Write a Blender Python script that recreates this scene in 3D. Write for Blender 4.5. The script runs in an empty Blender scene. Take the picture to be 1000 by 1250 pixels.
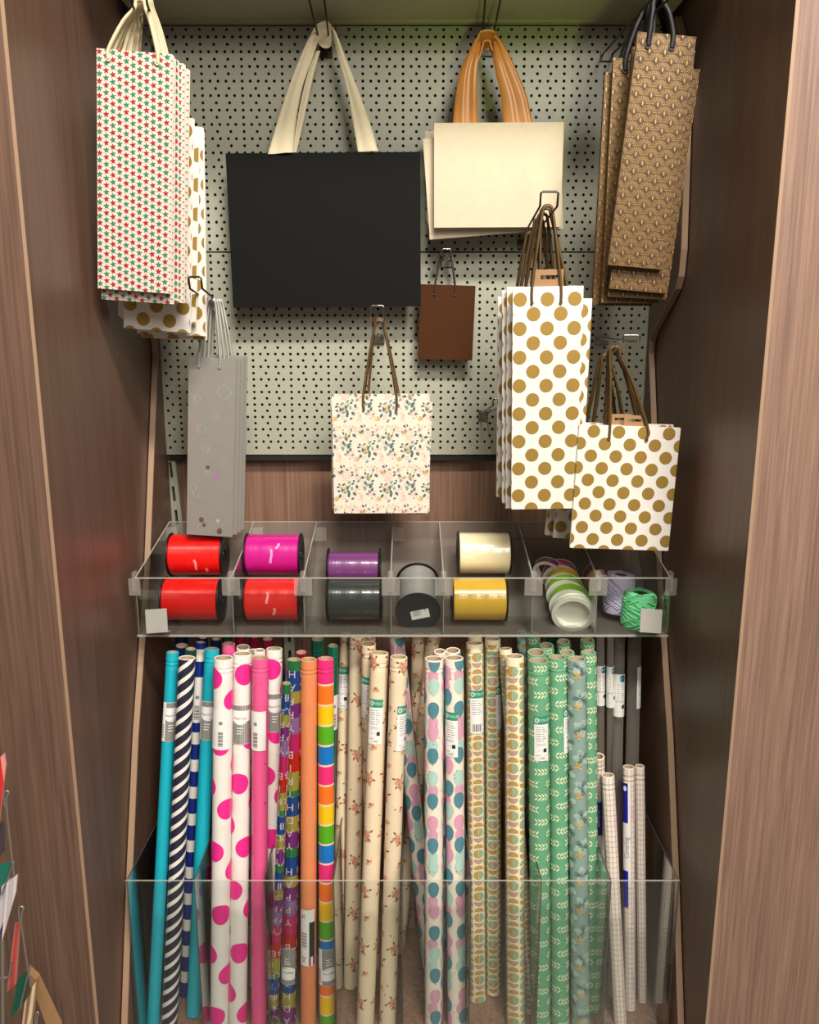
import bpy, math, random
from mathutils import Vector, Matrix
C = bpy.context.scene.collection
R = math.radians
PI = math.pi
HC = 1.60                 # camera height
CX = 0.012                # camera x
PITCH = R(12)
# ------------------------------------------------------------------ camera
cd = bpy.data.cameras.new('camera'); cam = bpy.data.objects.new('camera', cd); C.objects.link(cam)
cd.sensor_fit = 'HORIZONTAL'; cd.sensor_width = 36; cd.lens = 36; cd.clip_start = 0.02
cam.location = (CX, 0, HC); cam.rotation_euler = (PI/2 - PITCH, 0, 0)
bpy.context.scene.camera = cam
# ------------------------------------------------------------------ world, lights, exposure
w = bpy.data.worlds.new('shop_air'); bpy.context.scene.world = w; w.use_nodes = True
w.node_tree.nodes['Background'].inputs[0].default_value = (1.0, 0.92, 0.82, 1)
w.node_tree.nodes['Background'].inputs[1].default_value = 0.17
def area(name, loc, target, sx, sy, power, col):
    l = bpy.data.lights.new(name, 'AREA'); l.shape = 'RECTANGLE'; l.size = sx; l.size_y = sy; l.energy = power; l.color = col
    o = bpy.data.objects.new(name, l); C.objects.link(o); o.location = loc
    d = Vector(target) - Vector(loc); o.rotation_euler = d.to_track_quat('-Z', 'Y').to_euler()
    return o
area('ceiling_lamp', (0.40, -0.3, 3.6), (0.0, 1.5, 1.0), 1.2, 0.2, 84, (1.0, 0.93, 0.83))
area('ceiling_lamp', (1.1, -1.6, 3.6), (0.0, 1.5, 1.0), 1.2, 0.5, 52, (1.0, 0.93, 0.84))
area('ceiling_lamp', (1.5, -3.8, 3.6), (0.0, 1.4, 1.4), 1.4, 1.2, 52, (1.0, 0.92, 0.82))
sp = bpy.data.lights.new('green_lamp', 'SPOT'); sp.energy = 15; sp.color = (0.76, 1.0, 0.22); sp.spot_size = R(23); sp.spot_blend = 1.0; sp.shadow_soft_size = 0.05
so = bpy.data.objects.new('green_lamp', sp); C.objects.link(so); so.location = (0.35, 0.1, 1.3)
so.rotation_euler = (Vector((0.2, 1.66, HC+0.57)) - so.location).to_track_quat('-Z', 'Y').to_euler()
vs = bpy.context.scene.view_settings
vs.view_transform = 'Standard'; vs.look = 'None'; vs.gamma = 1; vs.use_curve_mapping = False; vs.exposure = 0.35

# ------------------------------------------------------------------ helpers
def P(px, py, Y):
    """world point at depth Y seen at this place of the 1000x1250 frame"""
    dx = (px - 500) / 1000.0; dy = (625 - py) / 1000.0
    c, s = math.cos(PITCH), math.sin(PITCH)
    d = Vector((dx, c + dy * s, -s + dy * c))
    k = Y / d.y
    return Vector((CX + dx * k, Y, HC + d.z * k))
def proj(p):
    c, s = math.cos(PITCH), math.sin(PITCH)
    X, Y, Z = p[0] - CX, p[1], p[2] - HC
    a = Y * c - Z * s
    return 500 + 1000 * X / a, 625 - 1000 * (Z * c + Y * s) / a
def lin(c):
    return tuple(((x / 255) / 12.92 if x / 255 <= .04045 else ((x / 255 + .055) / 1.055) ** 2.4) for x in c) + (1,)
MATS = {}
def mat(name, rgb, rough=.6, metal=0, coat=0, spec=.5, bump=0, bscale=300, sheen=0):
    if name in MATS: return MATS[name]
    m = bpy.data.materials.new(name); m.use_nodes = True; nt = m.node_tree
    b = nt.nodes['Principled BSDF']
    col = lin(rgb)
    b.inputs['Roughness'].default_value = rough; b.inputs['Metallic'].default_value = metal
    b.inputs['Coat Weight'].default_value = coat; b.inputs['Coat Roughness'].default_value = .12
    b.inputs['Specular IOR Level'].default_value = spec
    # faint procedural mottling so no surface is perfectly flat
    tc = nt.nodes.new('ShaderNodeTexCoord'); n = nt.nodes.new('ShaderNodeTexNoise'); n.inputs['Scale'].default_value = bscale / 6
    mr = nt.nodes.new('ShaderNodeMapRange'); mr.inputs['To Min'].default_value = .93; mr.inputs['To Max'].default_value = 1.06
    mx = nt.nodes.new('ShaderNodeMix'); mx.data_type = 'RGBA'; mx.blend_type = 'MULTIPLY'; mx.inputs['Factor'].default_value = 1
    mx.inputs[6].default_value = col
    L = nt.links.new
    L(tc.outputs['Object'], n.inputs['Vector']); L(n.outputs['Fac'], mr.inputs['Value']); L(mr.outputs[0], mx.inputs[7]); L(mx.outputs[2], b.inputs['Base Color'])
    if bump:
        n2 = nt.nodes.new('ShaderNodeTexNoise'); n2.inputs['Scale'].default_value = bscale; L(tc.outputs['Object'], n2.inputs['Vector'])
        bp = nt.nodes.new('ShaderNodeBump'); bp.inputs['Strength'].default_value = bump; bp.inputs['Distance'].default_value = .001
        L(n2.outputs['Fac'], bp.inputs['Height']); L(bp.outputs[0], b.inputs['Normal'])
    MATS[name] = m; return m
def wood(name, c1, c2, rough=.5, sx=260, sz=5, bump=.25):
    m = bpy.data.materials.new(name); m.use_nodes = True; nt = m.node_tree; b = nt.nodes['Principled BSDF']; L = nt.links.new
    tc = nt.nodes.new('ShaderNodeTexCoord'); mp = nt.nodes.new('ShaderNodeMapping'); mp.inputs['Scale'].default_value = (sx, sx, sz)
    n = nt.nodes.new('ShaderNodeTexNoise'); n.inputs['Scale'].default_value = 1; n.inputs['Detail'].default_value = 3; n.inputs['Distortion'].default_value = .25
    mp2 = nt.nodes.new('ShaderNodeMapping'); mp2.inputs['Scale'].default_value = (sx / 11, sx / 11, sz / 6)
    n2 = nt.nodes.new('ShaderNodeTexNoise'); n2.inputs['Scale'].default_value = 1; n2.inputs['Detail'].default_value = 2
    ad = nt.nodes.new('ShaderNodeMath'); ad.operation = 'MULTIPLY_ADD'; ad.inputs[1].default_value = .72
    sc = nt.nodes.new('ShaderNodeMath'); sc.operation = 'MULTIPLY'; sc.inputs[1].default_value = .28
    cr = nt.nodes.new('ShaderNodeValToRGB'); cr.color_ramp.elements[0].position = .33; cr.color_ramp.elements[1].position = .68
    cr.color_ramp.elements[0].color = lin(c1); cr.color_ramp.elements[1].color = lin(c2)
    L(tc.outputs['Object'], mp.inputs[0]); L(mp.outputs[0], n.inputs['Vector']); L(tc.outputs['Object'], mp2.inputs[0]); L(mp2.outputs[0], n2.inputs['Vector'])
    L(n2.outputs['Fac'], sc.inputs[0]); L(n.outputs['Fac'], ad.inputs[0]); L(sc.outputs[0], ad.inputs[2]); L(ad.outputs[0], cr.inputs[0]); L(cr.outputs[0], b.inputs['Base Color'])
    bp = nt.nodes.new('ShaderNodeBump'); bp.inputs['Strength'].default_value = bump; bp.inputs['Distance'].default_value = .0006
    L(n.outputs['Fac'], bp.inputs['Height']); L(bp.outputs[0], b.inputs['Normal'])
    b.inputs['Roughness'].default_value = rough
    MATS[name] = m; return m
def clear(name, tint=(238, 242, 240), base=.045, gain=.55, rough=.06, streak=0):
    m = bpy.data.materials.new(name); m.use_nodes = True; nt = m.node_tree; L = nt.links.new
    nt.nodes.remove(nt.nodes['Principled BSDF']); out = nt.nodes['Material Output']
    t = nt.nodes.new('ShaderNodeBsdfTransparent'); t.inputs[0].default_value = lin(tint)
    g = nt.nodes.new('ShaderNodeBsdfGlossy'); g.inputs['Roughness'].default_value = rough; g.inputs[0].default_value = (.95, .95, .95, 1)
    lw = nt.nodes.new('ShaderNodeLayerWeight'); lw.inputs[0].default_value = .5; f = nt.nodes.new('ShaderNodeMath'); f.operation = 'POWER'; f.inputs[1].default_value = 2.6
    L(lw.outputs['Facing'], f.inputs[0])
    ma = nt.nodes.new('ShaderNodeMath'); ma.operation = 'MULTIPLY_ADD'; ma.inputs[1].default_value = gain; ma.inputs[2].default_value = base; ma.use_clamp = True
    mx = nt.nodes.new('ShaderNodeMixShader')
    L(f.outputs[0], ma.inputs[0]); L(ma.outputs[0], mx.inputs[0]); L(t.outputs[0], mx.inputs[1]); L(g.outputs[0], mx.inputs[2]); L(mx.outputs[0], out.inputs[0])
    MATS[name] = m; return m
def haze(name, rgb, op):
    """translucent acrylic: part transparent, part diffuse"""
    m = bpy.data.materials.new(name); m.use_nodes = True; nt = m.node_tree; L = nt.links.new
    nt.nodes.remove(nt.nodes['Principled BSDF']); out = nt.nodes['Material Output']
    t = nt.nodes.new('ShaderNodeBsdfTransparent'); d = nt.nodes.new('ShaderNodeBsdfPrincipled'); d.inputs['Base Color'].default_value = lin(rgb); d.inputs['Roughness'].default_value = .25
    mx = nt.nodes.new('ShaderNodeMixShader'); mx.inputs[0].default_value = op
    L(t.outputs[0], mx.inputs[1]); L(d.outputs[0], mx.inputs[2]); L(mx.outputs[0], out.inputs[0])
    MATS[name] = m; return m

class MB:
    def __init__(s): s.v = []; s.f = []; s.m = []; s.sm = []
    def add(s, vs, fs, mi=0, smooth=False):
        b = len(s.v); s.v += [tuple(x) for x in vs]
        for f in fs: s.f.append([b + i for i in f]); s.m.append(mi); s.sm.append(smooth)
    def box(s, a, b, mi=0, M=None):
        x0, y0, z0 = a; x1, y1, z1 = b
        vs = [Vector(q) for q in ((x0,y0,z0),(x1,y0,z0),(x1,y1,z0),(x0,y1,z0),(x0,y0,z1),(x1,y0,z1),(x1,y1,z1),(x0,y1,z1))]
        if M: vs = [M @ q for q in vs]
        s.add(vs, [(0,3,2,1),(4,5,6,7),(0,1,5,4),(1,2,6,5),(2,3,7,6),(3,0,4,7)], mi)
    def tube(s, pts, r, n=8, mi=0, closed=False, rs=None):
        pts = [Vector(p) for p in pts]; N = len(pts); vs = []
        up = None
        for i in range(N):
            if closed: d = pts[(i+1) % N] - pts[i-1]
            else: d = pts[min(i+1, N-1)] - pts[max(i-1, 0)]
            d.normalize()
            if up is None:
                up = Vector((0,0,1)) if abs(d.z) < .9 else Vector((1,0,0))
            a = up - d * up.dot(d); a.normalize(); up = a; b = d.cross(a)
            rr = rs[i] if rs else r
            for k in range(n):
                t = 2*PI*k/n; vs.append(pts[i] + (a*math.cos(t) + b*math.sin(t)) * rr)
        fs = []
        for i in range(N if closed else N-1):
            j = (i+1) % N
            for k in range(n): l = (k+1) % n; fs.append((i*n+k, i*n+l, j*n+l, j*n+k))
        s.add(vs, fs, mi, True)
        if not closed: s.add(vs[:n], [tuple(range(n))[::-1]], mi); s.add(vs[-n:], [tuple(range(n))], mi)
    def lathe(s, prof, n=32, mi=0, M=None, mis=None, smooth=True):
        """prof: (r, z) list round local Z"""
        vs = []
        for r, z in prof:
            for k in range(n):
                t = 2*PI*k/n; q = Vector((r*math.cos(t), r*math.sin(t), z)); vs.append(M @ q if M else q)
        for i in range(len(prof)-1):
            b = len(s.v); ring = vs[i*n:(i+2)*n]
            s.add(ring, [(k, (k+1) % n, n+(k+1) % n, n+k) for k in range(n)], mis[i] if mis else mi, smooth)
    def disc(s, r, z, n=32, mi=0, M=None, flip=False):
        vs = [Vector((r*math.cos(2*PI*k/n), r*math.sin(2*PI*k/n), z)) for k in range(n)]
        if M: vs = [M @ q for q in vs]
        f = tuple(range(n)); s.add(vs, [f[::-1] if flip else f], mi)
    def build(s, name, mats, parent=None, loc=None, rot=None, M=None):
        me = bpy.data.meshes.new(name); me.from_pydata(s.v, [], s.f)
        for m in (mats if isinstance(mats, (list, tuple)) else [mats]): me.materials.append(m)
        me.polygons.foreach_set('material_index', s.m); me.polygons.foreach_set('use_smooth', s.sm); me.update()
        return place(name, me, parent, loc, rot, M)
def place(name, me, parent=None, loc=None, rot=None, M=None):
    o = bpy.data.objects.new(name, me); C.objects.link(o)
    if parent: o.parent = parent
    if M is not None: o.matrix_local = M
    if loc is not None: o.location = loc
    if rot is not None: o.rotation_euler = rot
    return o
def empty(name, label, cat, group=None, M=None, loc=None):
    o = bpy.data.objects.new(name, None); C.objects.link(o); o.empty_display_size = .05
    if M is not None: o.matrix_world = M
    if loc is not None: o.location = loc
    return tag(o, label, cat, group)
def tag(o, label, cat, group=None):
    o['label'] = label; o['category'] = cat
    if group: o['group'] = group
    return o
def struct(o): o['kind'] = 'structure'; return o
def cat(pts, k=6, closed=False):
    """catmull-rom through points"""
    pts = [Vector(p) for p in pts]; out = []; N = len(pts)
    for i in range(N if closed else N-1):
        if closed: p0, p1, p2, p3 = pts[i-1], pts[i], pts[(i+1) % N], pts[(i+2) % N]
        else: p0, p1, p2, p3 = pts[max(i-1,0)], pts[i], pts[i+1], pts[min(i+2,N-1)]
        for j in range(k):
            t = j/k; out.append(.5*((2*p1) + (p2-p0)*t + (2*p0-5*p1+4*p2-p3)*t*t + (3*p1-p0-3*p2+p3)*t**3))
    if not closed: out.append(pts[-1])
    return out
# text outlines -> flat meshes (cached)
TX = {}
def text2d(s):
    if s in TX: return TX[s]
    cu = bpy.data.curves.new('t', 'FONT'); cu.body = s; cu.size = 1; cu.resolution_u = 2; cu.align_x = 'CENTER'; cu.align_y = 'CENTER'
    o = bpy.data.objects.new('t', cu); C.objects.link(o)
    dg = bpy.context.evaluated_depsgraph_get(); me = o.evaluated_get(dg).to_mesh()
    r = ([(v.co.x, v.co.y) for v in me.vertices], [tuple(p.vertices) for p in me.polygons])
    o.evaluated_get(dg).to_mesh_clear(); bpy.data.objects.remove(o); bpy.data.curves.remove(cu)
    TX[s] = r; return r

# printing on surfaces: a surface is fmap(u, v, eps) -> point, with bounds
class Sheet:
    def __init__(s, mb, fmap, u0, u1, v0, v1, eps=.0004, wrap=False):
        s.mb = mb; s.f = fmap; s.b = (u0, u1, v0, v1); s.eps = eps; s.wrap = wrap; s.k = 0
    def cl(s, u, v):
        u0, u1, v0, v1 = s.b
        if not s.wrap: u = min(max(u, u0), u1)
        return u, min(max(v, v0), v1)
    def poly(s, pts, u, v, rot=0, sc=1, mi=1, rings=1, lift=0, center=None):
        c, n = math.cos(rot), len(pts); sn = math.sin(rot)
        q = [(u + sc*(x*c - y*sn), v + sc*(x*sn + y*c)) for x, y in pts]
        if center is None: center = (sum(p[0] for p in pts)/n, sum(p[1] for p in pts)/n)
        cu = u + sc*(center[0]*c - center[1]*sn); cv = v + sc*(center[0]*sn + center[1]*c)
        s.k = (s.k + 1) % 16; lift += s.k*.000022
        u0, u1, v0, v1 = s.b
        if all(a[1] <= v0 for a in q) or all(a[1] >= v1 for a in q): return
        if not s.wrap and (all(a[0] <= u0 for a in q) or all(a[0] >= u1 for a in q)): return
        e = s.eps + lift
        vs = [s.f(*s.cl(cu, cv), e)]; fs = []
        for r in range(1, rings+1):
            k = r/rings
            vs += [s.f(*s.cl(cu + (a-cu)*k, cv + (b-cv)*k), e) for a, b in q]
        for i in range(n):
            j = (i+1) % n; fs.append((0, 1+i, 1+j))
            for r in range(rings-1):
                b = 1+r*n; fs.append((b+i, b+n+i, b+n+j, b+j))
        s.mb.add(vs, fs, mi)
    def line(s, pts, u, v, w, rot=0, sc=1, mi=1, lift=0):
        c, sn = math.cos(rot), math.sin(rot)
        q = [(u + sc*(x*c - y*sn), v + sc*(x*sn + y*c)) for x, y in pts]
        vs = []; e = s.eps + lift
        u0, u1, v0, v1 = s.b
        if any(a[1] < v0 or a[1] > v1 for a in q) : return
        if not s.wrap and any(a[0] < u0 or a[0] > u1 for a in q): return
        for i, (a, b) in enumerate(q):
            dx = q[min(i+1, len(q)-1)][0] - q[max(i-1, 0)][0]; dy = q[min(i+1, len(q)-1)][1] - q[max(i-1, 0)][1]
            l = math.hypot(dx, dy) or 1; nx, ny = -dy/l*w/2, dx/l*w/2
            vs += [s.f(a+nx, b+ny, e), s.f(a-nx, b-ny, e)]
        s.mb.add(vs, [(2*i, 2*i+1, 2*i+3, 2*i+2) for i in range(len(q)-1)], mi)
    def rect(s, ua, ub, va, vb, mi=1, n=1, lift=0):
        e = s.eps + lift; vs = []
        ua, va = s.cl(ua, va); ub, vb = s.cl(ub, vb)
        for i in range(n+1):
            u = ua + (ub-ua)*i/n; vs += [s.f(u, va, e), s.f(u, vb, e)]
        s.mb.add(vs, [(2*i, 2*i+2, 2*i+3, 2*i+1) for i in range(n)], mi)
    def text(s, t, u, v, size, rot=0, mi=1, lift=0):
        vs, fs = text2d(t); c, sn = math.cos(rot), math.sin(rot)
        s.mb.add([s.f(u + size*(x*c-y*sn), v + size*(x*sn+y*c), s.eps+lift) for x, y in vs], fs, mi)
def ell(a, b, n=10): return [(a*math.cos(2*PI*k/n), b*math.sin(2*PI*k/n)) for k in range(n)]
def leaf2(l, w): return [(0,0),(l*.22,w*.42),(l*.45,w*.52),(l*.75,w*.34),(l,0),(l*.75,-w*.34),(l*.45,-w*.52),(l*.22,-w*.42)]
STAR = [((1 if k % 2 == 0 else .42)*math.sin(PI*k/5), (1 if k % 2 == 0 else .42)*math.cos(PI*k/5)) for k in range(10)]

# ------------------------------------------------------------------ materials
lam = wood('brown_laminate', (86, 63, 51), (108, 81, 67), .4)
lam_dark = lam
lam_light = wood('light_laminate', (114, 88, 75), (150, 119, 102), .45, 330, 7)
edge_m = mat('edge_banding', (160, 131, 107), .5)
steel = mat('grey_painted_steel', (166, 167, 150), .42, .0, bump=.06, bscale=900)
cavity = mat('painted_shade_dark', (24, 20, 18), .8)  # near-black standing in for shade in holes, slots and under the panels
canopy_m = mat('canopy_paint', (172, 168, 140), .5)
chrome = mat('chrome_wire', (150, 146, 138), .25, 1)
darkwire = mat('dark_wire', (66, 62, 56), .35, .8)
white_p = mat('white_paper', (226, 221, 213), .55)
cream_p = mat('cream_paper', (226, 217, 200), .5)
ivory_card = mat('ivory_card', (204, 188, 162), .6)
black_p = mat('black_board', (13, 13, 10), .8, spec=.2)
cotton = mat('cream_cotton', (226, 214, 180), .85, bump=.2, bscale=700)
satin = mat('orange_satin', (196, 130, 58), .38)
kraft = mat('kraft_brown', (70, 40, 20), .7, spec=.1, bump=.1, bscale=250)
kraft_tag = mat('kraft_tag', (158, 120, 82), .7)
redbrown = mat('dark_red_cord', (52, 22, 20), .6)
gold_cord = mat('olive_gold_cord', (88, 64, 28), .45)
gold = mat('matt_gold_foil', (164, 132, 62), .42, .35)
cordwhite = mat('cream_cord', (206, 194, 160), .7)
silver_cord = mat('silver_cord', (168, 166, 158), .4, .3)
silver_m = mat('silver_card', (158, 154, 148), .32, .3)
silver_e = mat('silver_edge', (196, 202, 192), .35, .4)
black_pl = mat('black_plastic', (16, 15, 16), .35)
red_star = mat('red_star_print', (158, 20, 36), .5)
green_star = mat('green_star_print', (46, 118, 92), .5)
deco_m = mat('deco_kraft', (94, 66, 28), .5, .15)
deco_l = mat('deco_gold_line', (150, 116, 62), .42, .3)
deco_d = mat('deco_dark', (72, 46, 20), .55)
blackcord = mat('black_cord', (14, 12, 12), .6)
leaf_d = mat('slate_leaf', (76, 108, 108), .55); leaf_l = mat('pale_slate_leaf', (128, 152, 144), .55)
pink_pale = mat('pale_pink_print', (238, 204, 190), .55); gold_pr = mat('ochre_print', (206, 172, 104), .5)
label_w = mat('white_label', (240, 238, 234), .4); label_g = mat('grey_label', (140, 138, 134), .4); ink = mat('black_ink', (38, 36, 38), .5)
label_grn = mat('green_label', (46, 150, 116), .4); label_blue = mat('blue_label', (30, 34, 150), .35)
card_tube = mat('cardboard_tube', (176, 156, 128), .8)
acrylic = clear('clear_acrylic', (247, 249, 248), .02, .95, .04); acr_edge = haze('acrylic_edge', (206, 204, 192), .42); acr_clip = haze('acrylic_clip', (206, 200, 190), .17)
acr_tray = haze('murky_acrylic', (150, 142, 134), .30); film = clear('clear_film', (236, 232, 226), .15, .6, .3)  # tray acrylic: grey diffuse colour stands in for its murky reflection
fn = film.node_tree; gl = [n for n in fn.nodes if n.type == 'BSDF_GLOSSY'][0]; pr_ = fn.nodes.new('ShaderNodeBsdfPrincipled'); pr_.inputs['Base Color'].default_value = lin((214, 208, 198)); pr_.inputs['Roughness'].default_value = .2
fn.links.new(pr_.outputs[0], [n for n in fn.nodes if n.type == 'MIX_SHADER'][0].inputs[2])
plate_m = mat('grey_plate', (178, 176, 168), .4, .3)

# ------------------------------------------------------------------ the niche
YB = 1.66; YF = 1.155; XN = .495; LINT = HC + .74
ZB = HC - 1.25     # bin floor level
def panel(name, a, b, m, kind=True, parent=None):
    q = MB(); q.box(a, b); o = q.build(name, m, parent)
    if kind: struct(o)
    return o
panel('floor', (-3, -4.5, -.02), (3, 1.9, 0), mat('shop_floor', (120, 112, 102), .35))
panel('wall_left', (-.5, YF-.0195, 0), (-XN, 1.74, 2.62), lam)
panel('wall_right', (XN, YF-.0195, 0), (.5, 1.74, 2.62), lam)
panel('wall_back', (-XN, 1.70, 0), (XN, 1.74, 2.62), lam_dark)
panel('wall_front_left', (-2.2, YF-.02, 0), (-XN-.0052, YF, 3.3), wood('shaded_laminate', (90, 67, 55), (118, 90, 75), .45, 240, 6))  # darker copy of the right front's laminate, shade put into its colour
panel('wall_front_right', (XN+.0052, YF-.02, 0), (2.2, YF, 3.3), lam_light)
panel('trim_1', (-XN-.0050, YF-.0208, 0), (-XN-.0002, YF-.0196, LINT), edge_m)
panel('trim_2', (XN+.0002, YF-.0208, 0), (XN+.0050, YF-.0196, LINT), edge_m)
panel('wall_front_header', (-XN, YF-.02, LINT), (XN, YF, 3.3), lam)
panel('ceiling', (-XN, YF, LINT+.1), (XN, 1.70, LINT+.12), lam_dark)

# gondola: side gables, canopy, pegboard panels, back boards
def gable(name, side, label):
    prof = [(1.66, .56), (1.60, .556), (1.55, .50), (1.51, .40), (1.482, .15), (1.487, .105), (1.50, .085), (1.62, .012), (1.636, -.005), (1.640, -.03), (1.50, -.44), (1.376, -.713), (1.295, -.94), (1.21, -1.20), (1.205, -1.25), (1.205, -1.58), (1.69, -1.58), (1.69, .56)]
    x0, x1 = (.4835, .4925)
    r = empty(name, label, 'side panel', 'side panels of the display unit', loc=(side*.488, 1.69, 0))
    q = MB(); n = len(prof)
    vs = [(side*x0-side*.488, y-1.69, z+HC) for y, z in prof] + [(side*x1-side*.488, y-1.69, z+HC) for y, z in prof]
    q.add(vs, [tuple(range(n)) if side < 0 else tuple(range(n))[::-1], tuple(range(n, 2*n))[::-1] if side < 0 else tuple(range(n, 2*n))], 0)
    q.build('board', lam_dark, r)
    e = MB(); pp = prof[1:16]; cs = [(side*.488-side*.488, y-1.69, z+HC) for y, z in pp]
    for i in range(len(pp)-1):
        (ya, za), (yb, zb) = pp[i], pp[i+1]
        A = [( s*.0052, y-1.69-.0006, z+HC) for s in (-1, 1) for (y, z) in ((ya, za), (yb, zb))]
        B = [( s*.0052, y-1.69+.004, z+HC) for s in (-1, 1) for (y, z) in ((ya, za), (yb, zb))]
        e.add(A+B, [(0,1,3,2),(4,6,7,5),(0,4,5,1),(2,3,7,6)])
    e.build('edge_strip', edge_m, r)
gable('side_panel', -1, 'brown side panel with pale slanting edge left of the gift wrap')
gable('side_panel', 1, 'brown side panel with pale edge bending below the kraft gold bags at right')

cn = empty('canopy_shelf', 'dull grey canopy shelf above the perforated board', 'shelf', loc=(0, 1.6, HC+.565))
q = MB(); q.box((-.48, -.065, 0), (.48, .055, .03)); q.build('shelf_board', canopy_m, cn)
q = MB(); q.box((-.48, .04, -.004), (.48, .054, 0)); q.build('mounting_rail', canopy_m, cn)

def pegpanel(ztop, zbot, label):
    W = .4835; root = empty('perforated_panel', label, 'pegboard', 'perforated steel panels', loc=(0, YB, HC+(ztop+zbot)/2))
    zc = (ztop+zbot)/2; q = MB(); r = .0029; row = 0; z = ztop-.0055; zt = ztop
    while z > zbot+.003:
        zb = z-.00625 if z-.0125 > zbot+.003 else zbot
        st = .025 if row % 2 == 0 else .015
        n = int((W-.004)/st); xs = [i*st for i in range(-n, n+1)]
        for i, x in enumerate(xs):
            xa = -W if i == 0 else x-st/2; xb = W if i == len(xs)-1 else x+st/2
            o = [(x+r*math.cos(PI/4*k), 0, z-zc+r*math.sin(PI/4*k)) for k in range(8)]
            zm, za_, zb_ = z-zc, zt-zc, zb-zc
            b = [(xb,0,zm),(xb,0,za_),(x,0,za_),(xa,0,za_),(xa,0,zm),(xa,0,zb_),(x,0,zb_),(xb,0,zb_)]
            q.add(b+o, [(k,(k+1)%8,8+(k+1)%8,8+k)[::-1] for k in range(8)])
            q.add(o+[(a, .0015, c) for a, _, c in o], [(k,(k+1)%8,8+(k+1)%8,8+k)[::-1] for k in range(8)])
        zt = zb; z -= .0125; row += 1
    a, b = ztop-zc, zbot-zc
    q.box((-W, .0002, a-.0015), (W, .016, a)); q.box((-W, .0002, b), (W, .016, b+.0015)); q.box((-W, .0002, b), (-W+.0015, .016, a)); q.box((W-.0015, .0002, b), (W, .016, a))
    q.build('perforated_sheet', steel, root)
    k = MB(); k.box((-W+.002, .017, b+.002), (W-.002, .02, a-.002)); k.build('hole_shade_sheet', cavity, root)  # near-black sheet added to darken the void behind the holes
pegpanel(.561, .1645, 'upper grey perforated steel panel under the canopy shelf')
pegpanel(.1615, -.233, 'lower grey perforated steel panel above the brown back board')

bb = empty('back_board', 'brown wood back board below the perforated panels', 'board', loc=(0, 1.685, ZB))
q = MB(); q.box((-.481, 0, 0), (.481, .012, 1.25-.236)); q.build('board', wood('back_laminate', (112, 84, 68), (150, 116, 95), .45, 200, 4), bb)
q = MB(); q.box((-.481, -.024, 1.25-.245), (.481, 0, 1.25-.236)); q.build('shadow_strip', cavity, bb)  # dark strip put in as the shadow line below the perforated panels
bs = empty('base_shelf', 'brown wood base shelf the wrapping rolls stand on', 'shelf', loc=(0, 1.45, ZB))
q = MB(); q.box((-.481, -.215, -.02), (.481, .233, 0)); q.build('shelf_board', wood('base_laminate', (120, 92, 76), (158, 124, 104), .45, 120, 60), bs)
q = MB(); q.box((-.481, -.2, -.35), (.481, -.18, -.02)); q.build('plinth_board', lam_dark, bs)
# slotted uprights
def upright(x, z0, z1, tilt, label, Y=1.668):
    r = empty('slotted_upright', label, 'rail', 'slotted steel uprights', loc=(x, Y, HC+z0)); r.rotation_euler = (0, tilt, 0)
    h = z1-z0; q = MB(); s = 0; 
    q.box((-.011, 0, 0), (-.003, .012, h)); q.box((.003, 0, 0), (.011, .012, h)); q.box((-.003, .008, 0), (.003, .012, h), 1)
    z = 0
    while z < h: q.box((-.003, 0, z), (.003, .006, min(z+.018, h))); z += .05
    q.build('rail', [steel, cavity], r)
upright(-.4665, -.50, -.236, R(-3.2), 'pale slotted steel upright left of the silver bags')
upright(-.247, -.86, -.50, 0, 'slotted steel upright behind the pink dotted rolls')

# ------------------------------------------------------------------ hooks
def hook(root_px, tip, w0, w1, label, loopback=.0, wire=.0017, rootY=YB-.002, m=chrome, up=.018, droop=0):
    """double-wire display hook; root_px on the board, tip = (px, py, Y)"""
    a = P(root_px[0], root_px[1], rootY); b = P(*tip)
    r = empty('display_hook', label, 'hook', 'wire display hooks on the perforated board', loc=a)
    d = b-a; q = MB()
    pts = [Vector((-w0/2, .012, .002)), Vector((-w0/2, 0, 0)), d + Vector((-w1/2, .004, -up)), d + Vector((-w1/2, -.001, -.002)), d + Vector((-w1/2+.003, 0, 0)),
           d + Vector((w1/2-.003, 0, 0)), d + Vector((w1/2, -.001, -.002)), d + Vector((w1/2, .004, -up)), Vector((w0/2, 0, 0)), Vector((w0/2, .012, .002))]
    q.tube(pts, wire, 8); q.build('wire_loop', m, r)
    k = MB(); k.box((-w0/2-.004, -.0035, -.012), (w0/2+.004, .0, .006)); k.build('base_plate', m, r)
    return r

# ------------------------------------------------------------------ bags
HANDLE_MATS = {}
def frame_of(tl, tr, bl, Y):
    A, B, D = P(*tl, Y), P(*tr, Y), P(*bl, Y)
    y = Vector((0,1,0)); z = (A-D); h = z.length; z.normalize(); x = y.cross(z); wd = (B-A).dot(x); o = (A+B)/2 - z*((B-A).dot(z)*.0)
    o = A + x*wd/2 + z*(B-A).dot(z)/2
    M = Matrix(((x.x, y.x, z.x, o.x), (x.y, y.y, z.y, o.y), (x.z, y.z, z.z, o.z), (0,0,0,1)))
    return M, wd, h
def pat_dots(sh, w, h, rr, sx, sz, ox=0, oz=0, mi=1, skew=0):
    for j in range(int(h/sz)+3):
        for i in range(-int(w/sx)-2, int(w/sx)+3):
            sh.poly(ell(rr, rr, 20), ox + i*sx + (sx/2 if j % 2 else 0) - skew*j, -oz - j*sz, mi=mi)
def pat_stars(sh, w, h):
    for i in range(12):
        for k in range(-6, 40):
            sh.poly(STAR, -w/2 + .004 + i*.0101, -.004 - k*.0101 - i*.0051, sc=.0052, rot=.1*(i % 3), mi=1 if k % 2 == 0 else 2)
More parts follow.
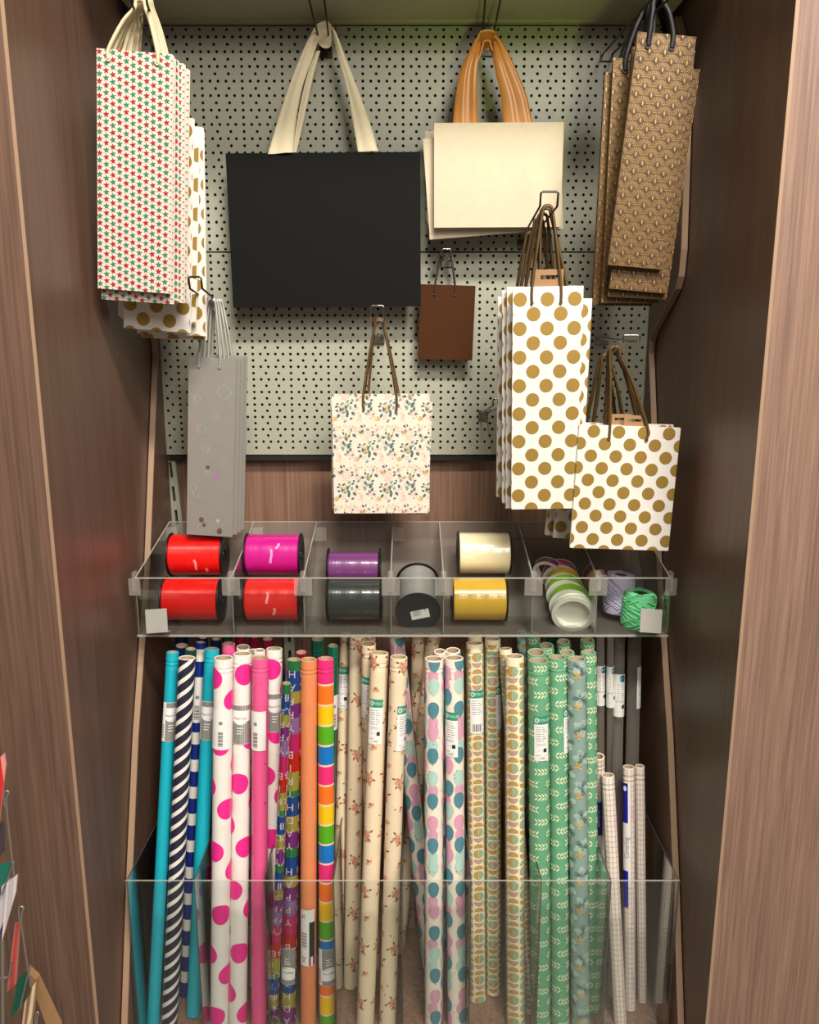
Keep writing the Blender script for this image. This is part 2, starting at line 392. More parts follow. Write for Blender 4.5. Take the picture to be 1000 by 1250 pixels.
def pat_deco(sh, w, h):
    s = .0235
    for j in range(int(h/(s*.52))+4):
        for i in range(-4, 5):
            u = i*s + (s/2 if j % 2 else 0); v = -j*s*.52
            sh.poly([(.33*s*math.cos(PI*t/8), .33*s*math.sin(PI*t/8)) for t in range(9)], u, v-.08*s, mi=2)
            for k in range(9):
                a = PI*(.06 + .88*k/8)
                sh.line([(.24*s*math.cos(a), .26*s*math.sin(a)), (.47*s*math.cos(a), .49*s*math.sin(a))], u, v-.08*s, .00085, mi=1, lift=.0004)
            sh.poly(ell(s*.06, s*.16, 8), u, v-.02*s, mi=1, lift=.0005)
            sh.line([(-.16*s, .0), (0, -.2*s), (.16*s, .0)], u, v-.06*s, .0011, mi=2, lift=.0005)
def pat_floral(sh, w, h, seed=3):
    rnd = random.Random(seed); T = .078
    items = []
    for _ in range(34): items.append(('b', rnd.random()*T, rnd.random()*T*.95, rnd.random()*6.3, .002+.0022*rnd.random()))
    for _ in range(15): items.append(('l', rnd.random()*T, rnd.random()*T*.95, rnd.random()*6.3, rnd.random()))
    for _ in range(4): items.append(('g', rnd.random()*T, rnd.random()*T*.95, rnd.random()*6.3, 0))
    for _ in range(13): items.append(('o', rnd.random()*T, rnd.random()*T*.95, 0, 0))
    for a in range(-2, 3):
        for b in range(-1, 4):
            for k, x, y, r, s in items:
                u, v = -w/2 + a*T + x + (b % 2)*T/2, -b*T*.95 - y
                if k == 'b':
                    for t in range(4): sh.poly(ell(s*.8, s*.5, 8), u+s*math.cos(r+t*1.57), v+s*math.sin(r+t*1.57), rot=r+t*1.57, mi=3)
                elif k == 'l':
                    for t, (l_, o_) in enumerate(((.0086, .0), (.0072, 1.9), (.0064, -1.9), (.0052, 3.3))):
                        if t == 3 and s < .5: continue
                        a_ = r+o_; sh.poly(leaf2(l_, l_*.56), u+.0030*math.cos(a_), v+.0030*math.sin(a_), rot=a_+.25*(t-1), mi=2 if t == 1 else 1, lift=.0002)
                elif k == 'g':
                    for t in range(5): sh.poly(leaf2(.0052, .0030), u, v, rot=t*2*PI/5+r, mi=4, lift=.0001)
                else: sh.poly(ell(.0018, .0018, 8), u, v, mi=4)
def pat_silver(sh, w, h):
    for (u, v, r) in ((.26,-.06,.012),(-.30,-.075,.0055),(-.2,-.13,.008),(-.12,-.165,.006),(.1,-.105,.004),(-.36,-.24,.006),(-.3,-.255,.005),(.25,-.33,.007),(-.2,-.315,.006),(-.05,-.21,.004)):
        pts = [(r*math.cos(2*PI*k/24), r*math.sin(2*PI*k/24)) for k in range(25)]
        sh.line(pts, u*w, v*h/.33, .0008, mi=1)
    for (u, v, a, b, mi) in ((.13,-.215,.0033,.0055,2),(-.35,-.135,.0016,.004,2),(-.06,-.2,.004,.0035,3),(-.18,-.30,.0045,.005,3),(-.12,-.31,.0035,.004,3),(.22,-.32,.005,.006,3),(.18,-.3,.003,.004,1),(-.38,-.25,.003,.0015,1)):
        sh.poly(ell(a, b, 14), u*w, v*h/.33, mi=mi)
BODY = {}
def bag(tl, tr, bl, Y, label, group, kind, t=.007, apex=None, hx=(.3, .7), cord=None, cr=.0015, drop=.018, tagc=None, twin=True, yaw=0, name='gift_bag'):
    """flat folded paper bag placed by the corners of its front"""
    M, w_, h = frame_of(tl, tr, bl, Y)
    if yaw: M = M @ Matrix.Rotation(yaw, 4, 'Z')
    r = empty(name, label, 'gift bag', group, M=M)
    q = MB(); g = min(.004, w_*.1)
    hex_ = [(-w_/2, -t/2), (w_/2, -t/2), (w_/2-g, 0), (w_/2, t/2), (-w_/2, t/2), (-w_/2+g, 0)]
    rnd = random.Random(int(tl[0]*7+tl[1]))
    n = 6; vs = []
    for k, z in enumerate((0, -h)):
        vs += [(x, y, z) for x, y in hex_]
    q.add(vs, [(i, (i+1) % n, n+(i+1) % n, n+i)[::-1] for i in range(n)] + [tuple(range(n)), tuple(range(n, 2*n))[::-1]], 0)
    # folded rim: a strip turned in along the mouth
    sh = Sheet(q, lambda u, v, e: (u, -t/2-e, v), -w_/2, w_/2, -h, 0)
    mats = {'dots': [white_p, gold], 'smalldots': [white_p, gold], 'stars': [mat('star_paper', (210, 198, 184), .55), red_star, green_star], 'deco': [deco_m, deco_l, deco_d],
            'floral': [cream_p, leaf_d, leaf_l, pink_pale, gold_pr], 'silver': [silver_m, silver_e, mat('pink_hologram', (226, 120, 226), .25, .4), mat('rose_patch', (140, 112, 104), .3, .6)],
            'black': [black_p], 'ivory': [ivory_card], 'kraft': [kraft]}[kind]
    if kind == 'dots': pat_dots(sh, w_, h, .0112, .0445, .0232, -.001, .020)
    elif kind == 'smalldots': pat_dots(sh, w_, h, .0106, .0422, .0206, -.018, .0105, skew=.0009)
    elif kind == 'stars': pat_stars(sh, w_, h)
    elif kind == 'deco': pat_deco(sh, w_, h)
    elif kind == 'floral': pat_floral(sh, w_, h)
    elif kind == 'silver': pat_silver(sh, w_, h)
    b = q.build('bag_body', mats, r)
    if apex:
        ap = M.inverted() @ P(apex[0], apex[1], Y)
        for k, (yo, dz) in enumerate(((-t/2-.0012, 0), (t/2+.001, .002)) if twin else ((-t/2-.0012, 0),)):
            xa, xb = -w_/2 + hx[0]*w_, -w_/2 + hx[1]*w_
            dd = drop if k == 0 else .004
            yy = yo
            pts = cat([(xa, yy, -dd), (xa, yy, 0), (xa+(ap.x-.008-xa)*.55, yy*.6, ap.z*.55), (ap.x-.0085, 0, ap.z-.012), (ap.x-.006, 0, ap.z-.002), (ap.x, 0, ap.z+.0005),
                       (ap.x+.006, 0, ap.z-.002), (ap.x+.0085, 0, ap.z-.012), (xb+(ap.x+.008-xb)*.55, yy*.6, ap.z*.55), (xb, yy, 0), (xb, yy, -dd)], 4)
            pts = [p + Vector((0, k*.004, dz)) if p.z > 0 else p for p in pts]
            c = MB(); c.tube(pts, cr, 6); c.build('handle', cord, r)
            if k == 0:
                c = MB()
                for x in (xa, xb): c.tube([(x, yy+.001, -dd), (x, yy-.0016, -dd)], cr*1.25, 8)
                c.build('eyelet', cord, r)
    if tagc:
        # kraft header card with a euro slot standing up between the handles
        tx, tw, th = tagc; c = MB(); x0, x1 = tx-tw/2, tx+tw/2; y0, y1 = .0005, .0015; s0, s1 = th*.42, th*.66
        c.box((x0, y0, -.01), (x1, y1, s0)); c.box((x0, y0, s1), (x1, y1, th)); c.box((x0, y0, s0), (x0+tw*.2, y1, s1)); c.box((x1-tw*.2, y0, s0), (x1, y1, s1))
        c.build('header_card', kraft_tag, r)
    return r
def strap(parent, samples, m, amp=.002, ncol=7, k=5, name='handle', freq=2.2):
    """fabric strap: samples = [(leftpoint, rightpoint)] in parent space"""
    L_ = cat([s[0] for s in samples], k); R_ = cat([s[1] for s in samples], k); q = MB(); vs = []; n = len(L_)
    for side in (0, 1):
        for i in range(n):
            for j in range(ncol+1):
                f = j/ncol; p = L_[i].lerp(R_[i], f)
                vs.append((p.x, p.y + side*.0012 + amp*math.sin(freq*f*PI + i*.06), p.z))
    c = ncol+1; fs = []
    for i in range(n-1):
        for j in range(ncol):
            a = i*c+j; fs.append((a, a+c, a+c+1, a+1)); b = n*c+a; fs.append((b, b+1, b+c+1, b+c))
        for j in (0, ncol):
            a = i*c+j; b = n*c+a; fs.append((a, b, b+c, a+c))
    q.add(vs, fs, 0, True); return q.build(name, m, parent)

# black presentation bag
HK = 'hook high on the board'
hook((398, 62), (385, -22, 1.50), .016, .026, 'thin wire hook holding the black bag by white straps', m=darkwire)
hook((593.5, 60), (603, -22, 1.49), .017, .026, 'thin wire hook holding the ivory bag by orange ribbons', m=darkwire)
kb = bag((276, 190), (513, 183.5), (285.5, 378), 1.60, 'large flat black paper bag with wide cream cotton straps', 'plain presentation bags', 'black', t=.008)
Mi = kb.matrix_world.inverted() if False else frame_of((276, 190), (513, 183.5), (285.5, 378), 1.60)[0].inverted()
def lp(px, py, Y): return Mi @ P(px, py, Y)
strap(kb, [(lp(327,188,1.592), lp(358,186,1.592)), (lp(335,160,1.594), lp(361,150,1.594)), (lp(349,115,1.597), lp(369,106,1.597)), (lp(366,70,1.600), lp(381,72,1.602)), (lp(380,40,1.60), lp(388,50,1.612)), (lp(387,29,1.595), lp(392,44,1.62))], cotton)
strap(kb, [(lp(437,185,1.592), lp(462,184,1.592)), (lp(432,155,1.594), lp(452,150,1.594)), (lp(424,110,1.597), lp(437,108,1.597)), (lp(414,72,1.60), lp(422,70,1.602)), (lp(405,42,1.612), lp(410,38,1.60)), (lp(402,44,1.62), lp(402,28,1.595))], cotton)
strap(kb, [(lp(387,29,1.595), lp(388,52,1.62)), (lp(394,26,1.595), lp(394,58,1.625)), (lp(400,26,1.595), lp(402,58,1.625)), (lp(404,30,1.595), lp(405,50,1.62))], cotton, amp=.0005)
strap(kb, [(lp(357,186,1.604), lp(362,186,1.608)), (lp(364,140,1.606), lp(374,132,1.606)), (lp(374,95,1.608), lp(383,90,1.608)), (lp(386,62,1.61), lp(391,62,1.612))], cotton, amp=.001)
# ivory bags on the orange ribbon
kw = bag((530, 150), (688, 150.5), (530, 277.5), 1.572, 'front ivory card bag with orange satin ribbon handles', 'plain presentation bags', 'ivory', t=.008)
Mi = frame_of((530, 150), (688, 150.5), (530, 277.5), 1.572)[0].inverted()
strap(kw, [(lp(553,152,1.572), lp(584,152,1.572)), (lp(556,120,1.574), lp(583,118,1.574)), (lp(561,90,1.576), lp(583,88,1.576)), (lp(570,68,1.58), lp(585,66,1.58)), (lp(579,50,1.585), lp(588,56,1.60)), (lp(586,38,1.58), lp(588,58,1.61))], satin, amp=.003, freq=4)
strap(kw, [(lp(615,152,1.572), lp(651,152,1.572)), (lp(612,120,1.574), lp(644,118,1.574)), (lp(606,92,1.576), lp(632,88,1.576)), (lp(602,70,1.58), lp(621,64,1.58)), (lp(601,54,1.60), lp(610,46,1.585)), (lp(600,58,1.61), lp(604,38,1.58))], satin, amp=.003, freq=4.6)
strap(kw, [(lp(586,38,1.58), lp(586,57,1.612)), (lp(592,36,1.58), lp(593,61,1.615)), (lp(600,36,1.58), lp(601,60,1.615)), (lp(605,39,1.58), lp(604,56,1.612))], satin, amp=.0005)
bag((516, 166), (683, 160), (524.5, 289), 1.592, 'second ivory card bag showing left of and below the front one', 'plain presentation bags', 'ivory', t=.008, apex=(594, 50), hx=(.25, .7), cord=satin, cr=.002)
bag((519, 157), (680, 160), (521, 270), 1.612, 'hindmost ivory card bag, only its top left corner showing', 'plain presentation bags', 'ivory', t=.008, apex=(594, 52), hx=(.25, .7), cord=satin, cr=.002)
# small kraft bag
hook((546, 318), (545, 304, 1.59), .014, .018, 'short wire hook holding the small plain brown bag', up=.006)
bag((513, 347), (580.5, 349), (510, 438), 1.625, 'small plain brown bag with dark red cord handles', 'small plain bags', 'kraft', t=.008, apex=(545, 305), hx=(.27, .63), cord=redbrown, cr=.0019, drop=.018)
# floral bags
hook((462, 412), (460.5, 373, 1.42), .016, .022, 'wire hook above the floral bag', up=.018)
bag((405, 481), (524.5, 481), (408.5, 626), 1.495, 'front cream bag printed with small slate leaves and pink flowers', 'floral bags', 'floral', t=.007, apex=(463, 392), hx=(.325, .66), cord=gold_cord, cr=.0022, drop=.028)
bag((410, 484), (528, 493), (407.5, 622), 1.508, 'floral bag directly behind the front one, its right edge showing', 'floral bags', 'floral', t=.006, apex=(463, 391), hx=(.33, .66), cord=gold_cord, cr=.0022)
bag((404, 484), (523, 485), (406, 620), 1.521, 'hindmost floral bag, almost hidden', 'floral bags', 'floral', t=.006, apex=(463, 390), hx=(.34, .67), cord=gold_cord, cr=.002)
# silver bags
hook((266, 372), (238, 338, 1.36), .014, .020, 'dark wire hook holding the silver bags', m=darkwire)
SL = ['front tall silver bag with round bubble print', 'second silver bag, a thin edge right of the front one', 'third silver bag with a curled right edge', 'hindmost silver bag at the right of the silver stack']
for i, (a, b, c, Y) in enumerate((((231, 435), (289, 438), (228.5, 652), 1.505), ((237, 436), (294, 437), (235, 650), 1.516), ((243, 434), (298.5, 433), (241, 648), 1.527), ((248, 435), (302, 432), (246, 646), 1.538))):
    bag(a, b, c, Y, SL[i], 'silver bottle bags', 'silver', t=.007, apex=(258+i*3, 366), hx=(.22, .66), cord=silver_cord, cr=.0026, drop=.016, twin=i == 0)
# star bags
hook((193, 60), (168, -14, 1.30), .016, .022, 'wire hook holding the star print bags', m=darkwire)
ST = ['front bag with red and green stars on white', 'second star print bag, showing just below the front one', 'third star print bag in the stack', 'fourth star print bag, right edge showing', 'hindmost star print bag, lowest right edge']
for i, (a, b, c, Y) in enumerate((((119, 62), (212, 65), (120.5, 354), 1.335), ((122, 66), (214, 69), (125, 367), 1.348), ((132, 70), (218, 72), (136, 364), 1.361), ((136, 74), (226, 77), (140, 366), 1.374), ((142, 80), (231.5, 83), (143, 366), 1.387))):
    bag(a, b, c, Y, ST[i], 'star print bottle bags', 'stars', t=.007, apex=(171+i*2, 0), hx=(.16+.03*i, .80-.02*i), cord=cordwhite, cr=.0030, drop=.014)
DL = ['front gold-dotted bag under the star bags, dots along its lower edge', 'second gold-dotted bag below the star stack', 'third gold-dotted bag, a sliver at the right of the star stack', 'hindmost gold-dotted bag behind the star bags, lowest bottom edge']
for i, (a, b, c, Y) in enumerate((((152, 142), (237, 141), (152, 404), 1.425), ((145, 150), (244, 153), (145, 391), 1.44), ((160, 152), (248, 156), (168, 407), 1.455), ((166, 156), (249, 160), (173.5, 412), 1.47))):
    bag(a, b, c, Y, DL[i], 'gold-dotted bags behind the star bags', 'dots', t=.007, apex=(200, 66), hx=(.3, .7), cord=gold_cord, cr=.0018)
# tall dotted bags
hook((640, 296), (671, 234, 1.30), .018, .026, 'wire hook with a square loop above the tall gold-dotted bags', up=.02, m=darkwire)
TD = ['front tall white bag with large gold dots and a kraft header card', 'tall gold-dotted bag behind, showing at the right of the front one', 'third tall gold-dotted bag, left edge showing beside the front one', 'fourth tall gold-dotted bag of the stack', 'hindmost tall gold-dotted bag, farthest left and in shade']
for i, (a, b, c, Y, ap) in enumerate((((626, 349), (712, 350.5), (624, 620), 1.38, (669, 252)), ((634, 362), (722.5, 366), (625, 612), 1.395, (667, 255)), ((619, 349), (704, 350), (617, 619), 1.41, (663, 262)), ((613, 352), (698, 354), (613, 612), 1.425, (658, 268)), ((608, 361), (690, 362), (606, 605), 1.47, (648, 285)))):
    bag(a, b, c, Y, TD[i], 'tall gold-dotted bottle bags', 'dots', t=.007, apex=ap, hx=(.27, .68), cord=gold_cord, cr=.0023, drop=.026, tagc=(0.002, .046, .027) if i == 0 else None)
# small dotted bags
hook((735, 413), (771, 409, 1.30), .018, .026, 'short bright hook above the square gold-dotted bags', up=.01)
SD = ['front square white bag with gold dots at lower right', 'second square gold-dotted bag, top edge showing with its kraft card', 'third square gold-dotted bag, upper right corner showing', 'hindmost square gold-dotted bag, lower left corner showing in shade', 'gold-dotted bag in shade between the tall and square bags']
for i, (a, b, c, Y, ap) in enumerate((((707, 518), (830.5, 522), (695.5, 668), 1.375, (752, 424)), ((706, 520), (816, 517), (699, 671), 1.39, (750, 426)), ((712, 519), (822, 515), (702, 666), 1.405, (749, 428)), ((690, 530), (800, 528), (674, 661), 1.45, (742, 434)), ((680, 532), (790, 530), (664, 658), 1.475, (738, 438)))):
    bag(a, b, c, Y, SD[i], 'square gold-dotted bags', 'smalldots', t=.007, apex=ap, hx=(.30, .67), cord=gold_cord, cr=.0023, drop=.022, tagc=(-.004+.012*(i == 0), .036, .018) if i < 2 else None)
# art deco bags
hook((742, 66), (808, -20, 1.28), .018, .024, 'dark hook holding the kraft fan-print bags', m=darkwire)
KD = ['front tilted kraft bag with gold fan print and thick black cords', 'second fan-print bag, edge showing at the right of the front one', 'third fan-print bag, bottom edge below the front one', 'fan-print bag standing out at the left behind the front one', 'hindmost fan-print bag, leftmost and in shade']
for i, (a, b, c, Y, ap) in enumerate((((777, 48), (850.5, 38), (740.5, 331), 1.36, (806, -6)), ((779, 82), (854, 83), (743, 355), 1.375, (806, -2)), ((772, 62), (848, 60), (741, 365), 1.39, (800, 2)), ((748, 74), (824, 70), (733, 372), 1.405, (790, 10)), ((738, 92), (815, 88), (722.5, 375), 1.42, (784, 20)))):
    M_, w_, h_ = frame_of(a, b, c, Y)
    bag(a, b, c, Y, KD[i], 'kraft fan-print bottle bags', 'deco', t=.008, apex=ap, hx=(.2, .6), cord=blackcord, cr=.0042, drop=.018)
# ------------------------------------------------------------------ empty hook
hook((590, 505), (608, 487, 1.48), .012, .018, 'empty wire hook left of the tall dotted bags', up=.012)

# ------------------------------------------------------------------ ribbon tray
TY, TZ0, TZ1 = 1.400, -.5235, -.418
TW = .478
tr = empty('ribbon_tray', 'clear acrylic divided tray holding the ribbon spools', 'tray', loc=(0, 1.5, HC+TZ0))
def tb(a, b, m, name, parent=tr):
    q = MB(); q.box((a[0], a[1]-1.5, a[2]-TZ0), (b[0], b[1]-1.5, b[2]-TZ0)); return q.build(name, m, parent)
fp = tb((-TW, TY-.003, TZ0), (TW, TY, TZ1), acrylic, 'front_panel')
tb((-TW, TY-.0032, TZ1), (TW, TY+.0002, TZ1+.0016), acr_edge, 'front_panel_edge', None).parent = fp
tb((-TW, TY-.0045, TZ0-.003), (TW, TY+.0005, TZ0), acr_edge, 'front_lower_edge', None).parent = fp
q = MB(); sl = [(TY, TZ0), (1.50, TZ0), (1.626, -.40), (1.626, -.366)]
for i in range(3):
    (ya, za), (yb, zb) = sl[i], sl[i+1]
    q.add([(-TW, ya-1.5, za-TZ0), (TW, ya-1.5, za-TZ0), (TW, yb-1.5, zb-TZ0), (-TW, yb-1.5, zb-TZ0), (-TW, ya-1.5, za-TZ0-.003), (TW, ya-1.5, za-TZ0-.003), (TW, yb-1.5+.002, zb-TZ0-.003), (-TW, yb-1.5+.002, zb-TZ0-.003)],
          [(0,1,2,3),(4,7,6,5),(0,4,5,1),(2,6,7,3),(1,5,6,2),(0,3,7,4)])
q.build('tray_floor', acr_tray, tr)
tb((-TW, 1.6255, -.367), (TW, 1.6285, -.3654), acr_edge, 'rear_edge')
DIV = [-TW+.0016, -.305, -.177, -.0215, .073, .2325, .347, TW-.0016]
for x in DIV:
    q = MB(); x0, x1 = x-.0014, x+.0014
    pr = [(TY+.001, TZ0+.001), (TY+.001, TZ1), (1.624, -.367), (1.624, -.398), (1.499, TZ0+.001)]
    vs = [(xx, y-1.5, z-TZ0) for xx in (x0, x1) for y, z in pr]
    q.add(vs, [(0,1,2,3,4)[::-1], (5,6,7,8,9)] + [(k, (k+1) % 5, 5+(k+1) % 5, 5+k) for k in range(5)])
    d = q.build('divider', acrylic, tr)
    e = MB(); e.tube([(x, TY+.001-1.5, TZ1-TZ0), (x, 1.624-1.5, -.367-TZ0)], .0014, 6); e.tube([(x, TY+.002-1.5, .002), (x, TY+.002-1.5, TZ1-TZ0)], .0010, 6); e.build('divider_edge', acr_edge, d)
    # acrylic clip where the divider meets the front panel
    k = MB(); cw = .016 if abs(x) < .45 else .010
    k.box((x-cw, TY-.0065-1.5, TZ1-TZ0-.030), (x+cw, TY-.0035-1.5, TZ1-TZ0+.001)); k.box((x-cw*.3, TY-.007-1.5, TZ1-TZ0-.022), (x+cw*.3, TY+.007-1.5, TZ1-TZ0+.012)); 
    k.build('clip', acr_clip, tr)
    k = MB(); k.box((x-.001, 1.60-1.5, -.40-TZ0), (x+.022 if x < 0 else x+.001, 1.603-1.5, -.372-TZ0)); k.build('rear_clip', acr_clip, tr)
for s, px in ((-1, 191), (1, 795)):
    c0 = P(px, 758, TY-.02); k = MB()
    M_ = Matrix.Translation(c0 - Vector((0, 1.5, HC+TZ0))) @ Matrix.Rotation(R(-14), 4, 'X') @ Matrix.Rotation(R(4*s), 4, 'Y')
    k.box((-.019, 0, -.021), (.019, .002, .021), 0, M_); k.box((-.019*1.0, .002, -.021), (.019, .018, -.0195), 0, M_); k.box((.0172 if s > 0 else -.019, .002, -.021), (.019 if s > 0 else -.0172, .012, .021), 0, M_)
    k.build('price_bracket', plate_m, tr)

# ------------------------------------------------------------------ ribbon spools
def ribmat(name, rgb, rough=.28):
    m = mat(name, rgb, rough, 0, coat=.7); nt = m.node_tree; b = nt.nodes['Principled BSDF']; L = nt.links.new
    tc = nt.nodes.new('ShaderNodeTexCoord'); mp = nt.nodes.new('ShaderNodeMapping'); mp.inputs['Scale'].default_value = (2, 2, 260)
    n = nt.nodes.new('ShaderNodeTexNoise'); n.inputs['Scale'].default_value = 1; n.inputs['Detail'].default_value = 2
    bp = nt.nodes.new('ShaderNodeBump'); bp.inputs['Strength'].default_value = .35; bp.inputs['Distance'].default_value = .0008
    L(tc.outputs['Object'], mp.inputs[0]); L(mp.outputs[0], n.inputs['Vector']); L(n.outputs['Fac'], bp.inputs['Height']); L(bp.outputs[0], b.inputs['Normal'])
    return m
def spool(px, py, Y, wpx, label, m, rr=.0395, fr=.0425, axis='X', ends=(), tilt=0, sticker=False, yaw=0):
    c = P(px, py, Y); L_ = wpx * .00148
    if axis == 'X': M = Matrix.Translation(c) @ Matrix.Rotation(yaw, 4, 'Z') @ Matrix.Rotation(PI/2, 4, 'Y')
    else: M = Matrix.Translation(c) @ Matrix.Rotation(tilt, 4, 'X') @ Matrix.Rotation(PI/2, 4, 'X')
    r = empty('ribbon_spool', label, 'ribbon spool', 'curling ribbon spools in the tray', M=M)
    q = MB(); h = L_/2
    prof = [(rr*.3, -h), (rr-.001, -h), (rr, -h+.002)] + [(rr*(1+.004*math.sin(k*1.7)), -h+.002+(L_-.004)*k/12) for k in range(1, 12)] + [(rr, h-.002), (rr-.001, h), (rr*.3, h)]
    q.lathe(prof, 48); q.build('ribbon_winding', m, r)
    for s in (-1, 1):
        f = MB(); z0, z1 = s*(h+.0004), s*(h+.0030)
        p = [(fr*.28, z0), (fr-.0006, z0), (fr, (z0+z1)/2), (fr-.0006, z1), (fr*.6, z1), (fr*.55, z1-s*.001), (fr*.28, z1-s*.001), (fr*.28, z0)]
        f.lathe(p, 48); f.build('flange', black_pl, r)
    f = MB(); f.lathe([(fr*.22, -h-.003), (fr*.285, -h-.003), (fr*.285, h+.003), (fr*.22, h+.003), (fr*.22, -h-.003)], 24); f.build('core_tube', black_pl, r)
    for (z, a, ln, rot) in ends:
        # loose ribbon tail stuck on the winding: local angle a measured from the camera side
        q = MB(); sh = Sheet(q, lambda u, v, e: (((rr+e)*math.cos(u/rr), (rr+e)*math.sin(u/rr), v)), -9, 9, -h, h, eps=.0012, wrap=True)
        pts = [(-ln/2+ln*k/5, .0012*math.sin(k)) for k in range(6)]
        sh.line(pts, a*rr, z, .0045, rot=rot, mi=0); q.build('ribbon_tail', mat(m.name+'_tail', tuple(int(255*(.55+.45*x)) for x in m['rgb']), .4), r)
    if sticker:
        q = MB(); q.disc(fr*.99, h+.0032, 48); q.build('end_cover', mat('dark_grey_cap', (44, 43, 44), .4), r)
        q = MB(); sh = Sheet(q, lambda u, v, e: (u, v, h+.0034+e) , -1, 1, -1, 1)
        pts = [(-.0175, -.0095), (.0165, -.0095), (.0175, .0095), (-.0165, .0095)]
        sh.poly(pts, .004, -.004, rot=R(14), mi=0)
        for k in range(4): sh.line([(-.011, 0), (.001+.003*(k % 2), 0)], .002, -.0005-.003*k+.004, .0009, rot=R(14), mi=1, lift=.0002)
        sh.line([(-.002, 0), (.001, .001), (-.001, .003), (.002, .004)], .013, .004, .0008, rot=R(14), mi=1, lift=.0002)
        q.build('price_sticker', [label_w, ink], r)
    return r
def rm(name, rgb, rough=.28):
    m = ribmat(name, rgb, rough); m['rgb'] = [x/255 for x in rgb]; return m
red = rm('red_ribbon', (226, 22, 18)); coral = rm('coral_red_ribbon', (222, 34, 30)); mag = rm('magenta_ribbon', (196, 22, 134)); pur = rm('purple_ribbon', (112, 56, 112))
dgr = rm('charcoal_ribbon', (52, 56, 54)); sil = rm('silver_grey_ribbon', (142, 140, 136)); crm = rm('cream_ribbon', (240, 228, 186)); gol = rm('gold_ribbon', (216, 170, 52))
YR, YFS = 1.5366, 1.4625
# at local angle: camera faces -Y; spool local X maps to world -Z after rotation about Y, so angle 90deg(+y) is away; -90deg faces camera
spool(242, 677, YR, 67, 'bright red ribbon spool, upper left in the tray', red, ends=((.004, R(-75), .022, R(10)), (.024, R(-58), .010, R(20))))
spool(236.5, 731, YFS, 68, 'red ribbon spool behind the front panel, lower left in the tray', red)
spool(335, 677, YR, 68, 'magenta ribbon spool, upper row of the tray', mag, ends=((.0, R(-100), .026, R(0)), (.012, R(-128), .012, R(-15))))
spool(334.5, 731, YFS, 66, 'coral red ribbon spool below the magenta spool', coral, ends=((-.006, R(-110), .020, R(0)), (.006, R(-72), .016, R(-6))))
spool(432.5, 693, YR-.01, 65, 'purple ribbon spool, partly used, upper row of the tray', pur, rr=.031, fr=.0385)
spool(433.5, 731, YFS, 65, 'charcoal grey ribbon spool below the purple spool', dgr)
spool(510, 727.5, 1.478, 66, 'silver grey ribbon spool standing end-on with a white price sticker', sil, rr=.0385, fr=.0420, axis='Y', tilt=R(17), sticker=True)
spool(590.5, 675, YR, 65, 'cream ribbon spool, upper row of the tray', crm)
spool(584.5, 731, YFS, 65, 'gold yellow ribbon spool below the cream spool', gol)

# narrow ribbon reels lying tilted one behind the other
wh = mat('white_plastic', (236, 234, 222), .35)
def reel(px, py, Y, rp, label, rgb, tilt=R(19), yaw=R(-8), t=.013, cup=False):
    c = P(px, py, Y); rr = rp*.00150
    M = Matrix.Translation(c) @ Matrix.Rotation(yaw, 4, 'Z') @ Matrix.Rotation(tilt, 4, 'X') @ Matrix.Rotation(PI/2, 4, 'X')
    r = empty('ribbon_reel', label, 'ribbon reel', 'narrow ribbon reels stacked in the tray', M=M)
    q = MB(); q.lathe([(rr*.80, -t/2), (rr*.975, -t/2+.0006), (rr*.982, 0), (rr*.975, t/2-.0006), (rr*.80, t/2)], 40)
    q.build('ribbon', rm('reel_ribbon_%d_%d_%d' % rgb, rgb, .4), r)
    for s in (-1, 1):
        f = MB(); z = s*t/2
        f.lathe([(rr*.78, z), (rr, z-s*.0004), (rr, z+s*.0010), (rr*.80, z+s*.0016), (rr*.78, z+s*.0012), (rr*.78, z)], 40); f.build('rim', wh, r)
    f = MB(); f.lathe([(rr*.78, t/2), (rr*.74, -t/2-.001), (rr*.70, -t/2-.001)], 40)
    if cup: f.disc(rr*.755, -t*.45, 40)
    f.build('hub', wh, r)
    return r
reel(669, 697, 1.535, 19, 'plum ribbon reel, leftmost and farthest back of the reels', (160, 56, 110), tilt=R(24), yaw=R(-24), t=.014)
reel(683.5, 703, 1.538, 22, 'pink ribbon reel behind the yellow one', (190, 66, 124), t=.020)
reel(687, 713, 1.514, 22.5, 'yellow ribbon reel between the pink and green reels', (242, 196, 36), t=.019)
reel(690, 723, 1.489, 23.8, 'light green ribbon reel in the middle of the reels', (130, 190, 36), t=.021)
reel(695, 735.5, 1.463, 25, 'second green ribbon reel just behind the open white one', (134, 192, 40), t=.021)
reel(699.5, 747.5, 1.440, 26, 'front reel with an open white hub, green ribbon behind its rim', (226, 226, 200), t=.012, cup=True)
reel(729, 709, 1.50, 15, 'small pale pink reel behind the divider left of the lilac twine', (206, 130, 150), tilt=R(30), yaw=R(25))

